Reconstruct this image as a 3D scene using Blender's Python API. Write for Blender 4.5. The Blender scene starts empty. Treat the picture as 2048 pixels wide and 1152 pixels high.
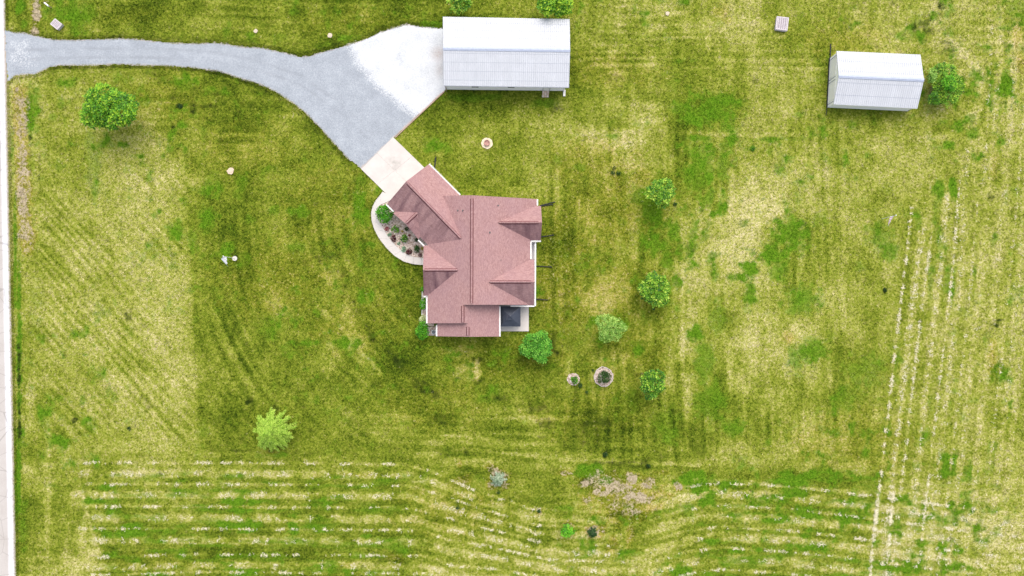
import bpy, bmesh, math, random
import numpy as np
from mathutils import Vector, Matrix

# ------------------------------------------------------------------ camera, sky, sun, exposure
SC = bpy.context.scene
H = 102.4                       # drone height in metres
TILT = math.radians(2.06)       # the drone looks a touch north of straight down
cam = bpy.data.cameras.new("camera"); cam.sensor_width = 36; cam.lens = 24
cam.clip_start = 1; cam.clip_end = 5000
camo = bpy.data.objects.new("camera", cam); SC.collection.objects.link(camo)
camo.location = (0, 0, H); camo.rotation_euler = (TILT, 0, 0)
SC.camera = camo

SUN_EL, SUN_AZ = 58, 12         # azimuth measured from north (+Y) towards east (+X)
W = bpy.data.worlds.new("World"); SC.world = W; W.use_nodes = True
wn = W.node_tree; wn.nodes.clear()
sky = wn.nodes.new('ShaderNodeTexSky'); sky.sky_type = 'NISHITA'; sky.sun_disc = False
sky.sun_elevation = math.radians(SUN_EL); sky.sun_rotation = math.radians(SUN_AZ)
sky.dust_density = 3.0; sky.air_density = 1.0; sky.ozone_density = 1.0
bg = wn.nodes.new('ShaderNodeBackground'); bg.inputs['Strength'].default_value = 0.15
wo = wn.nodes.new('ShaderNodeOutputWorld')
hsv = wn.nodes.new('ShaderNodeHueSaturation'); hsv.inputs['Saturation'].default_value = 0.5   # thin bright cloud
wn.links.new(sky.outputs[0], hsv.inputs['Color']); wn.links.new(hsv.outputs[0], bg.inputs[0]); wn.links.new(bg.outputs[0], wo.inputs[0])
sl = bpy.data.lights.new("sun", 'SUN'); sl.energy = 1.1; sl.angle = math.radians(60); sl.color = (1.0, 0.95, 0.88)
so = bpy.data.objects.new("sun", sl); SC.collection.objects.link(so)
so.rotation_euler = (math.radians(90 - SUN_EL), 0, math.radians(180 - SUN_AZ))
SC.view_settings.view_transform = 'Standard'; SC.view_settings.look = 'None'
SC.view_settings.gamma = 1.0; SC.view_settings.exposure = 1.04
SC.cycles.max_bounces = 6; SC.cycles.diffuse_bounces = 3; SC.cycles.glossy_bounces = 2
SC.cycles.transmission_bounces = 3; SC.cycles.transparent_max_bounces = 4

rng = np.random.default_rng(11); random.seed(11)
COL = SC.collection
R = math.radians
F = 24 / 36 * 2048
CT, ST = math.cos(TILT), math.sin(TILT)

# ------------------------------------------------------------------ site plan <-> world
def P(u, v, z=0.0):
    """survey-plan point (u right, v down) at height z -> world point"""
    dx, dy, dz = (u - 1024) / F, (576 - v) / F, -1.0
    y = dy * CT - dz * ST; zz = dy * ST + dz * CT
    k = (z - H) / zz
    return Vector((dx * k, y * k, z))
def plan(x, y):
    """world ground arrays -> survey-plan arrays"""
    yc = y * CT - H * ST; zc = -(y * ST) - H * CT
    return 1024 + F * x / -zc, 576 - F * yc / -zc

# ------------------------------------------------------------------ noise for the ground maps
_T = np.random.default_rng(3).random((256, 256)).astype(np.float32)
def vn(x, y, s=0):
    x = x + s * 17.3; y = y + s * 41.7
    xi = np.floor(x).astype(np.int64); yi = np.floor(y).astype(np.int64)
    fx = x - xi; fy = y - yi
    fx = fx * fx * (3 - 2 * fx); fy = fy * fy * (3 - 2 * fy)
    a = _T[xi & 255, yi & 255]; b = _T[(xi + 1) & 255, yi & 255]
    c = _T[xi & 255, (yi + 1) & 255]; d = _T[(xi + 1) & 255, (yi + 1) & 255]
    return (a * (1 - fx) + b * fx) * (1 - fy) + (c * (1 - fx) + d * fx) * fy
def fbm(x, y, o=4, s=0, g=.55):
    r = 0; a = 1; t = 0
    for i in range(o):
        r = r + a * vn(x * 2 ** i, y * 2 ** i, s + i * 3); t += a; a *= g
    return r / t

# ------------------------------------------------------------------ object helpers
def tag(o, label=None, cat=None, group=None, kind=None):
    for k, v in (('label', label), ('category', cat), ('group', group), ('kind', kind)):
        if v: o[k] = v
    return o
def empty(name, loc, label, cat, group=None, rz=0):
    o = bpy.data.objects.new(name, None); COL.objects.link(o); o.location = loc; o.rotation_euler = (0, 0, rz)
    o.empty_display_size = .3
    return tag(o, label, cat, group)
def link(name, me, mats, parent=None, world=True):
    o = bpy.data.objects.new(name, me); COL.objects.link(o)
    for m in (mats if isinstance(mats, (list, tuple)) else [mats]): me.materials.append(m)
    if parent is not None:
        o.parent = parent
        if world:        # geometry is given in world space
            if parent.parent is not None: base = parent.parent.location + parent.location
            else: base = parent.location
            me.transform(Matrix.Translation(-Vector(base)))
    return o
class MB:
    """collects verts and faces of one mesh"""
    def __init__(s): s.v = []; s.f = []; s.m = []; s.uv = {}
    def face(s, pts, m=0, uv=None):
        n = len(s.v); s.v += [tuple(p) for p in pts]; s.f.append(list(range(n, n + len(pts)))); s.m.append(m)
        if uv: s.uv[len(s.f) - 1] = uv
    def slab(s, pts, t, m=0, mside=1, uvdir=None, down=True):
        """polygon (anticlockwise from above) with thickness t"""
        pts = [Vector(p) for p in pts]; lo = [p - Vector((0, 0, t)) for p in pts]
        uv = None
        if uvdir:
            a, b = Vector(uvdir[0]), Vector(uvdir[1]); o = pts[0]
            uv = [((p - o).dot(a), (p - o).dot(b)) for p in pts]
        s.face(pts, m, uv); s.face(lo[::-1], mside)
        for i in range(len(pts)):
            j = (i + 1) % len(pts); s.face([pts[i], lo[i], lo[j], pts[j]], mside)
    def box(s, c, d, rz=0, m=0):
        cx, cy, cz = c; x, y, z = d[0] / 2, d[1] / 2, d[2] / 2
        co, si = math.cos(rz), math.sin(rz)
        def q(a, b, e): return (cx + a * co - b * si, cy + a * si + b * co, cz + e)
        p = [q(a, b, e) for e in (-z, z) for a, b in ((-x, -y), (x, -y), (x, y), (-x, y))]
        for i in ((3, 2, 1, 0), (4, 5, 6, 7), (0, 1, 5, 4), (1, 2, 6, 5), (2, 3, 7, 6), (3, 0, 4, 7)):
            s.face([p[k] for k in i], m)
    def bar(s, a, b, w, h, m=0):
        """box beam from a to b (w sideways, h upwards)"""
        a, b = Vector(a), Vector(b); d = (b - a).normalized()
        side = d.cross(Vector((0, 0, 1)))
        if side.length < 1e-4: side = Vector((1, 0, 0))
        side.normalize(); up = side.cross(d).normalized()
        p = [e + side * i * w / 2 + up * j * h / 2 for e in (a, b) for i, j in ((-1, -1), (1, -1), (1, 1), (-1, 1))]
        for i in ((3, 2, 1, 0), (4, 5, 6, 7), (0, 1, 5, 4), (1, 2, 6, 5), (2, 3, 7, 6), (3, 0, 4, 7)):
            s.face([p[k] for k in i], m)
    def tube(s, pts, r, n=8, m=0, cap=True):
        pts = [Vector(p) for p in pts]; rings = []
        rs = r if isinstance(r, (list, tuple)) else [r] * len(pts)
        for i, p in enumerate(pts):
            d = (pts[min(i + 1, len(pts) - 1)] - pts[max(i - 1, 0)]).normalized()
            a = d.orthogonal().normalized() if abs(d.z) < .99 else Vector((1, 0, 0))
            if i and rings:
                a = (last - d * last.dot(d)).normalized()
            last = a; b = d.cross(a)
            rings.append([p + (a * math.cos(k * 2 * math.pi / n) + b * math.sin(k * 2 * math.pi / n)) * rs[i] for k in range(n)])
        for i in range(len(rings) - 1):
            for k in range(n):
                l = (k + 1) % n
                s.face([rings[i][k], rings[i][l], rings[i + 1][l], rings[i + 1][k]], m)
        if cap: s.face(rings[0][::-1], m); s.face(rings[-1], m)
    def disc(s, c, r, h, n=20, m=0, mt=None, jit=0):
        ra = [r * (1 + jit * (random.random() - .5)) for _ in range(n)]
        t = [(c[0] + ra[k] * math.cos(k * 2 * math.pi / n), c[1] + ra[k] * math.sin(k * 2 * math.pi / n), c[2] + h) for k in range(n)]
        b = [(p[0], p[1], c[2]) for p in t]
        s.face(t, m if mt is None else mt)
        for k in range(n): l = (k + 1) % n; s.face([b[k], b[l], t[l], t[k]], m)
    def build(s, name, mats, parent=None, smooth=False):
        me = bpy.data.meshes.new(name); me.from_pydata(s.v, [], s.f)
        me.polygons.foreach_set('material_index', s.m)
        if smooth: me.polygons.foreach_set('use_smooth', [True] * len(s.f))
        if s.uv:
            L = me.uv_layers.new(name='UVMap').data
            for fi, uv in s.uv.items():
                for k, li in enumerate(me.polygons[fi].loop_indices): L[li].uv = uv[k]
        me.update()
        return link(name, me, mats, parent)
def npmesh(name, V, Q, mats, parent=None, attr=None, mi=None, k=4):
    me = bpy.data.meshes.new(name); n = len(Q)
    me.vertices.add(len(V)); me.vertices.foreach_set('co', np.ascontiguousarray(V, np.float32).ravel())
    me.loops.add(n * k); me.polygons.add(n)
    me.loops.foreach_set('vertex_index', np.ascontiguousarray(Q, np.int32).ravel())
    me.polygons.foreach_set('loop_start', np.arange(0, n * k, k, dtype=np.int32))
    if mi is not None: me.polygons.foreach_set('material_index', np.ascontiguousarray(mi, np.int32))
    if attr:
        for an, (ty, data) in attr.items():
            a = me.attributes.new(an, ty, 'POINT')
            a.data.foreach_set('color' if ty == 'FLOAT_COLOR' else 'value', np.ascontiguousarray(data, np.float32).ravel())
    me.update(calc_edges=True)
    return link(name, me, mats, parent)

# ------------------------------------------------------------------ materials
class Mat:
    def __init__(s, name, rough=.9, spec=.2):
        s.m = bpy.data.materials.new(name); s.m.use_nodes = True; s.t = s.m.node_tree
        s.b = s.t.nodes['Principled BSDF']; s.b.inputs['Roughness'].default_value = rough
        s.b.inputs['Specular IOR Level'].default_value = spec
        s.pos = s.n('ShaderNodeTexCoord').outputs['Object']
    def n(s, t, **kw):
        x = s.t.nodes.new(t)
        for k, v in kw.items(): setattr(x, k, v)
        return x
    def put(s, sock, val):
        if hasattr(val, 'is_output'): s.t.links.new(val, sock)
        elif isinstance(val, (tuple, list)) and len(val) == 3 and sock.type == 'RGBA': sock.default_value = (*val, 1)
        else: sock.default_value = val
    def noise(s, scale, det=3, rough=.6, vec=None, dist=0):
        x = s.n('ShaderNodeTexNoise'); x.inputs['Scale'].default_value = scale; x.inputs['Detail'].default_value = det
        x.inputs['Roughness'].default_value = rough; x.inputs['Distortion'].default_value = dist
        s.t.links.new(vec or s.pos, x.inputs['Vector']); return x.outputs['Fac']
    def scaled(s, v, sc):
        x = s.n('ShaderNodeMapping'); x.inputs['Scale'].default_value = sc; s.t.links.new(v, x.inputs[0]); return x.outputs[0]
    def math(s, op, a, b=0.0, c=0.0, clamp=False):
        x = s.n('ShaderNodeMath', operation=op, use_clamp=clamp)
        s.put(x.inputs[0], a); s.put(x.inputs[1], b); s.put(x.inputs[2], c); return x.outputs[0]
    def mix(s, f, a, b, blend='MIX'):
        x = s.n('ShaderNodeMix', data_type='RGBA', blend_type=blend)
        s.put(x.inputs[0], f); s.put(x.inputs[6], a); s.put(x.inputs[7], b); return x.outputs[2]
    def ramp(s, f, stops):
        x = s.n('ShaderNodeValToRGB'); e = x.color_ramp.elements
        while len(e) < len(stops): e.new(.5)
        for k, (p, c) in enumerate(stops):
            e[k].position = p; e[k].color = (*c, 1) if len(c) == 3 else c
        s.put(x.inputs[0], f); return x.outputs[0]
    def step(s, f, lo, hi):
        x = s.n('ShaderNodeMapRange', clamp=True); s.put(x.inputs[0], f)
        x.inputs[1].default_value = lo; x.inputs[2].default_value = hi; return x.outputs[0]
    def attr(s, name): return s.n('ShaderNodeAttribute', attribute_name=name)
    def bump(s, h, d=.05, st=1):
        x = s.n('ShaderNodeBump'); x.inputs['Distance'].default_value = d; x.inputs['Strength'].default_value = st
        s.t.links.new(h, x.inputs['Height']); s.t.links.new(x.outputs[0], s.b.inputs['Normal'])
    def color(s, c): s.put(s.b.inputs['Base Color'], c); return s

def plain(name, c, rough=.7, spec=.3, metal=0, var=.12, scale=3.0):
    m = Mat(name, rough, spec); m.b.inputs['Metallic'].default_value = metal
    f = m.noise(scale, 5, .65)
    m.color(m.ramp(f, [(.3, tuple(x * (1 - var) for x in c)), (.7, tuple(min(1, x * (1 + var)) for x in c))]))
    return m.m

# --- lawn: dry / green / dark / soil maps drive the mix, fine noise mottles it
def lawn_mat():
    m = Mat('lawn_grass', .95, .05)
    at = m.attr('lawn'); sp = m.n('ShaderNodeSeparateColor'); m.t.links.new(at.outputs['Color'], sp.inputs[0])
    nf = m.noise(3.0, 7, .76); nm = m.noise(1.15, 4, .62); n3 = m.noise(8.5, 3, .65)
    fine = m.math('SUBTRACT', nf, .5); med = m.math('SUBTRACT', nm, .5)
    t = m.math('ADD', sp.outputs[0], m.math('MULTIPLY', fine, 1.38))
    t = m.math('ADD', t, m.math('MULTIPLY', med, .50))
    t = m.math('ADD', t, m.math('MULTIPLY', m.math('SUBTRACT', n3, .5), .72))
    c = m.ramp(t, [(.0, (.012, .026, .002)), (.22, (.050, .078, .004)), (.42, (.118, .154, .011)),
                   (.58, (.190, .216, .022)), (.74, (.284, .284, .062)), (.88, (.395, .360, .135)), (1.0, (.53, .465, .26))])
    g = m.math('ADD', sp.outputs[1], m.math('ADD', m.math('MULTIPLY', fine, .9), m.math('MULTIPLY', med, .7)))
    gc = m.ramp(m.math('ADD', nf, m.math('MULTIPLY', m.math('SUBTRACT', n3, .5), .8)),
                [(.3, (.026, .080, .003)), (.52, (.080, .172, .006)), (.8, (.165, .25, .020))])
    c = m.mix(m.step(g, .22, .85), c, gc)
    d = m.math('ADD', sp.outputs[2], m.math('ADD', m.math('MULTIPLY', fine, 1.3), m.math('MULTIPLY', med, .5)))
    c = m.mix(m.step(d, .25, .9), c, (.022, .036, .004))
    s_ = m.math('ADD', at.outputs['Alpha'], m.math('ADD', m.math('MULTIPLY', fine, 2.1), m.math('MULTIPLY', med, .5)))
    sc = m.ramp(nf, [(.3, (.20, .15, .085)), (.6, (.40, .33, .22))])
    c = m.mix(m.math('MULTIPLY', m.step(m.math('ADD', at.outputs['Alpha'], m.math('MULTIPLY', med, .35)), .02, .30), .75), c, m.mix(1.0, c, (1.0, .80, .62), 'MULTIPLY'))
    c = m.mix(m.step(s_, .34, .74), c, sc)
    m.color(c); m.bump(m.math('ADD', nf, m.math('MULTIPLY', n3, .5)), .10, .9)
    return m.m
LAWN = lawn_mat()

def leaf_mat(name, dark, light, tip, trans=.35):
    m = Mat(name, .55, .3)
    a = m.attr('tone').outputs['Fac']
    c = m.ramp(a, [(0, dark), (.55, light), (1, tip)])
    m.color(c)
    tr = m.n('ShaderNodeBsdfTranslucent'); m.put(tr.inputs[0], c)
    mx = m.n('ShaderNodeMixShader'); mx.inputs[0].default_value = trans
    out = m.t.nodes['Material Output']
    m.t.links.new(m.b.outputs[0], mx.inputs[1]); m.t.links.new(tr.outputs[0], mx.inputs[2]); m.t.links.new(mx.outputs[0], out.inputs[0])
    return m.m
LEAF = {
 'oak':    leaf_mat('oak_leaves', (.022, .090, .005), (.115, .33, .012), (.48, .68, .04)),
 'maple':  leaf_mat('maple_leaves', (.020, .10, .007), (.17, .38, .016), (.70, .82, .12)),
 'lime':   leaf_mat('cypress_leaves', (.04, .13, .010), (.25, .43, .025), (.55, .70, .11)),
 'pear':   leaf_mat('pear_leaves', (.015, .085, .006), (.09, .33, .016), (.34, .68, .09)),
 'soft':   leaf_mat('birch_leaves', (.035, .11, .014), (.20, .40, .05), (.55, .73, .18)),
 'dark':   leaf_mat('holly_leaves', (.008, .030, .004), (.030, .090, .010), (.10, .20, .03)),
 'blue':   leaf_mat('spruce_needles', (.03, .09, .035), (.20, .28, .16), (.58, .63, .47), .2),
 'fresh':  leaf_mat('fresh_leaves', (.03, .15, .004), (.13, .44, .012), (.42, .72, .05)),
 'maroon': leaf_mat('maroon_leaves', (.03, .004, .006), (.09, .010, .014), (.17, .03, .035)),
 'red':    leaf_mat('red_flowers', (.10, .02, .03), (.40, .09, .10), (.65, .35, .33)),
 'teal':   leaf_mat('silver_leaves', (.12, .24, .13), (.30, .48, .30), (.55, .68, .50)),
 'yellow': leaf_mat('yellow_leaves', (.18, .14, .01), (.45, .36, .04), (.62, .5, .12)),
 'cream':  leaf_mat('cream_blossom', (.20, .30, .08), (.55, .60, .28), (.78, .78, .50)),
 'white':  leaf_mat('white_blossom', (.4, .4, .4), (.7, .7, .7), (.8, .8, .8)),
 'bush':   leaf_mat('bramble_leaves', (.022, .090, .008), (.16, .36, .016), (.52, .66, .06)),
}
BARK = plain('bark', (.10, .075, .05), .95, .1, 0, .35, 9)
TWIG = plain('dead_twig', (.22, .16, .11), .95, .1, 0, .3, 9)
WHITE = plain('white_trim_paint', (.74, .72, .69), .5, .3, 0, .03)
SIDING = plain('pale_siding', (.72, .68, .63), .6, .3, 0, .05, 1.5)
BLACKP = plain('black_plastic_pipe', (.016, .017, .018), .6, .3)
GLASS = plain('window_glass', (.03, .04, .05), .06, .6, 0, .1)
DOORM = plain('door_paint', (.70, .67, .62), .5, .3, 0, .03)

def shingle_mat():
    m = Mat('red_shingles', .92, .12)
    uv = m.n('ShaderNodeUVMap', uv_map='UVMap').outputs[0]
    br = m.n('ShaderNodeTexBrick'); m.t.links.new(uv, br.inputs[0])
    for k, v in (('Scale', 1.0), ('Mortar Size', .018), ('Brick Width', .33), ('Row Height', .145), ('Bias', 0)): br.inputs[k].default_value = v
    br.inputs['Color1'].default_value = (0, 0, 0, 1); br.inputs['Color2'].default_value = (1, 1, 1, 1); br.inputs['Mortar'].default_value = (.1, .1, .1, 1)
    f = m.math('ADD', m.math('MULTIPLY', br.outputs['Color'], .22), m.math('MULTIPLY', m.noise(9.0, 4, .75), .85))
    c = m.ramp(f, [(.28, (.205, .108, .102)), (.52, (.315, .182, .172)), (.78, (.43, .275, .255))])
    w = m.noise(.35, 4, .6); c = m.mix(m.step(w, .35, .75), c, m.mix(.4, c, (.27, .165, .18)))
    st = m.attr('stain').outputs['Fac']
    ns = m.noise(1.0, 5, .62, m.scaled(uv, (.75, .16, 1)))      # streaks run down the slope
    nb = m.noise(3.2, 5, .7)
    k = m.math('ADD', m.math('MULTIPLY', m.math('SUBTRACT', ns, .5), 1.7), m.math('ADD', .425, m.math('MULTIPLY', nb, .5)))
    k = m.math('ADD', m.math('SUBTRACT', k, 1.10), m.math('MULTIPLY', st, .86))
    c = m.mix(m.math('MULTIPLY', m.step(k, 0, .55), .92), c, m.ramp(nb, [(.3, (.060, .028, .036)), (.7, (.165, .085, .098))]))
    m.color(c); m.bump(f, .02, .6)
    return m.m
SHINGLE = shingle_mat()
def metal_mat(name, c, axis_scale):
    m = Mat(name, .42, .4); m.b.inputs['Metallic'].default_value = .0
    uv = m.n('ShaderNodeUVMap', uv_map='UVMap').outputs[0]
    sep = m.n('ShaderNodeSeparateXYZ'); m.t.links.new(uv, sep.inputs[0])
    n = m.noise(.5, 5, .6); f2 = m.noise(1.0, 3, .6, m.scaled(uv, (2.2, .06, 1)))
    k = m.math('ADD', m.math('MULTIPLY', n, .5), m.math('MULTIPLY', f2, .5))
    col = m.ramp(k, [(.3, tuple(x * .84 for x in c)), (.65, c)])
    # rows of fasteners across the panels
    fr = m.math('FRACT', m.math('DIVIDE', sep.outputs[1], axis_scale))
    ln = m.math('LESS_THAN', m.math('ABSOLUTE', m.math('SUBTRACT', fr, .5)), .035)
    col = m.mix(m.math('MULTIPLY', ln, .45), col, (.24, .26, .30))
    rib = m.math('LESS_THAN', m.math('FRACT', m.math('DIVIDE', sep.outputs[0], .30)), .28)
    col = m.mix(m.math('MULTIPLY', rib, .16), col, (.24, .26, .31))
    m.color(col); return m.m
ZINC = metal_mat('light_metal_roofing', (.49, .497, .517), 1.25)
ZINC2 = metal_mat('light_metal_roofing_small', (.49, .497, .517), 1.75)
RIDGEM = plain('ridge_flashing', (.33, .36, .44), .45, .4)
VENTDARK = plain('ridge_vent_slots', (.10, .022, .028), .9, .1)

def concrete(name, c, var=.14):
    m = Mat(name, .9, .15)
    f = m.math('ADD', m.math('MULTIPLY', m.noise(.5, 5, .6), .7), m.math('MULTIPLY', m.noise(9, 4, .7), .3))
    col = m.ramp(f, [(.32, tuple(x * (1 - var) for x in c)), (.6, c), (.8, tuple(min(.9, x * 1.06) for x in c))])
    m.color(col); m.bump(m.noise(14, 4, .7), .01, .5); return m
CONC = concrete('pale_concrete', (.54, .495, .455)).m
CONC2 = concrete('weathered_concrete', (.50, .46, .45), .2).m
def gravel_mat():
    m = Mat('crushed_gravel', .95, .1)
    vo = m.n('ShaderNodeTexVoronoi'); vo.inputs['Scale'].default_value = 13; m.t.links.new(m.pos, vo.inputs[0])
    sp = m.n('ShaderNodeSeparateColor'); m.t.links.new(vo.outputs['Color'], sp.inputs[0])
    n = m.noise(.45, 5, .6); f = m.noise(11, 4, .8)
    k = m.math('ADD', m.math('MULTIPLY', sp.outputs[0], .32), m.math('ADD', m.math('MULTIPLY', n, .46), m.math('MULTIPLY', f, .32)))
    grey = m.ramp(k, [(.25, (.20, .215, .236)), (.55, (.28, .300, .325)), (.85, (.40, .42, .445))])
    wht = m.ramp(k, [(.22, (.28, .29, .31)), (.45, (.455, .465, .475)), (.8, (.58, .58, .58))])
    wm = m.math('ADD', m.attr('fresh').outputs['Fac'], m.math('MULTIPLY', m.math('SUBTRACT', sp.outputs[1], .5), .75))
    c = m.mix(m.step(wm, .42, .58), grey, wht)
    ed = m.math('ADD', m.attr('edge').outputs['Fac'], m.math('MULTIPLY', m.math('SUBTRACT', m.noise(1.3, 5, .65), .5), 1.1))
    c = m.mix(m.step(ed, .45, 1.15), c, (.46, .37, .30))
    c = m.mix(m.math('MULTIPLY', m.attr('rut').outputs['Fac'], .45), c, (.19, .20, .215))
    ru = m.attr('rust').outputs['Fac']
    c = m.mix(m.math('MULTIPLY', ru, m.step(f, .35, .65)), c, (.33, .22, .17))
    m.color(c); m.bump(k, .04, .8); return m.m
GRAVEL = gravel_mat()
def road_mat():
    m = Mat('worn_pale_road', .92, .15)
    uv = m.n('ShaderNodeUVMap', uv_map='UVMap').outputs[0]
    sep = m.n('ShaderNodeSeparateXYZ'); m.t.links.new(uv, sep.inputs[0])   # x = metres from the lawn edge
    f = m.math('ADD', m.math('MULTIPLY', m.noise(.25, 5, .6), .6), m.math('MULTIPLY', m.noise(7, 5, .75), .4))
    c = m.ramp(f, [(.35, (.36, .325, .295)), (.6, (.43, .395, .365))])
    e = m.math('MULTIPLY', m.step(sep.outputs[0], .25, .55), m.math('SUBTRACT', 1.0, m.step(sep.outputs[0], .9, 1.25)))
    c = m.mix(m.math('MULTIPLY', e, m.step(f, .2, .5)), c, (.60, .60, .62))
    crk = m.n('ShaderNodeTexVoronoi', feature='DISTANCE_TO_EDGE'); crk.inputs['Scale'].default_value = .35; m.t.links.new(m.pos, crk.inputs[0])
    c = m.mix(m.math('MULTIPLY', m.math('LESS_THAN', crk.outputs['Distance'], .012), .45), c, (.20, .18, .16))
    sh = m.math('SUBTRACT', m.step(sep.outputs[0], .0, .45), m.math('MULTIPLY', m.math('SUBTRACT', m.noise(1.6, 5, .7), .5), 1.5))
    c = m.mix(m.math('SUBTRACT', 1.0, m.step(sh, .1, .6)), c, (.30, .25, .19))
    m.color(c); m.bump(f, .02, .4); return m.m
ROAD = road_mat()
def mulch_mat():
    m = Mat('pea_gravel_mulch', .95, .1)
    vo = m.n('ShaderNodeTexVoronoi'); vo.inputs['Scale'].default_value = 6; m.t.links.new(m.pos, vo.inputs[0])
    sp = m.n('ShaderNodeSeparateColor'); m.t.links.new(vo.outputs['Color'], sp.inputs[0])
    c = m.ramp(m.math('ADD', m.math('MULTIPLY', sp.outputs[0], .6), m.math('MULTIPLY', m.noise(2.2, 5, .7), .5)),
               [(.15, (.16, .11, .08)), (.45, (.40, .30, .24)), (.8, (.60, .50, .44))])
    m.color(c); m.bump(sp.outputs[0], .05, .8); return m.m
MULCH = mulch_mat()

# ------------------------------------------------------------------ the ground maps
DRY = """
44443444443433344455656655566666
54443444433333344345556654466666
74555433333333333345545666556666
75655443443333345555433565445566
75666555544444455566545665566566
65566654544444445555436766666566
65566544434444444445456876655666
65666543444444444345457855665666
55666643444433444345466856565666
56666644544433444455465656655666
56666644445433443345465666555666
56566654444423443444454665455666
55665644444443444444453555456666
55556644444444444433335466555665
45555544444544444434445655555556
45455555545445444455665444566666
45545544454444544444445554556667
45644544444545555555555555566666
""".split()
DG = np.array([[int(c) for c in r] for r in DRY], np.float32) / 9
def grid(u, v):
    x = np.clip(u / 64 - .5, 0, 30.999); y = np.clip(v / 64 - .5, 0, 16.999)
    i = x.astype(int); j = y.astype(int); fx = x - i; fy = y - j
    return (DG[j, i] * (1 - fx) + DG[j, i + 1] * fx) * (1 - fy) + (DG[j + 1, i] * (1 - fx) + DG[j + 1, i + 1] * fx) * fy

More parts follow.
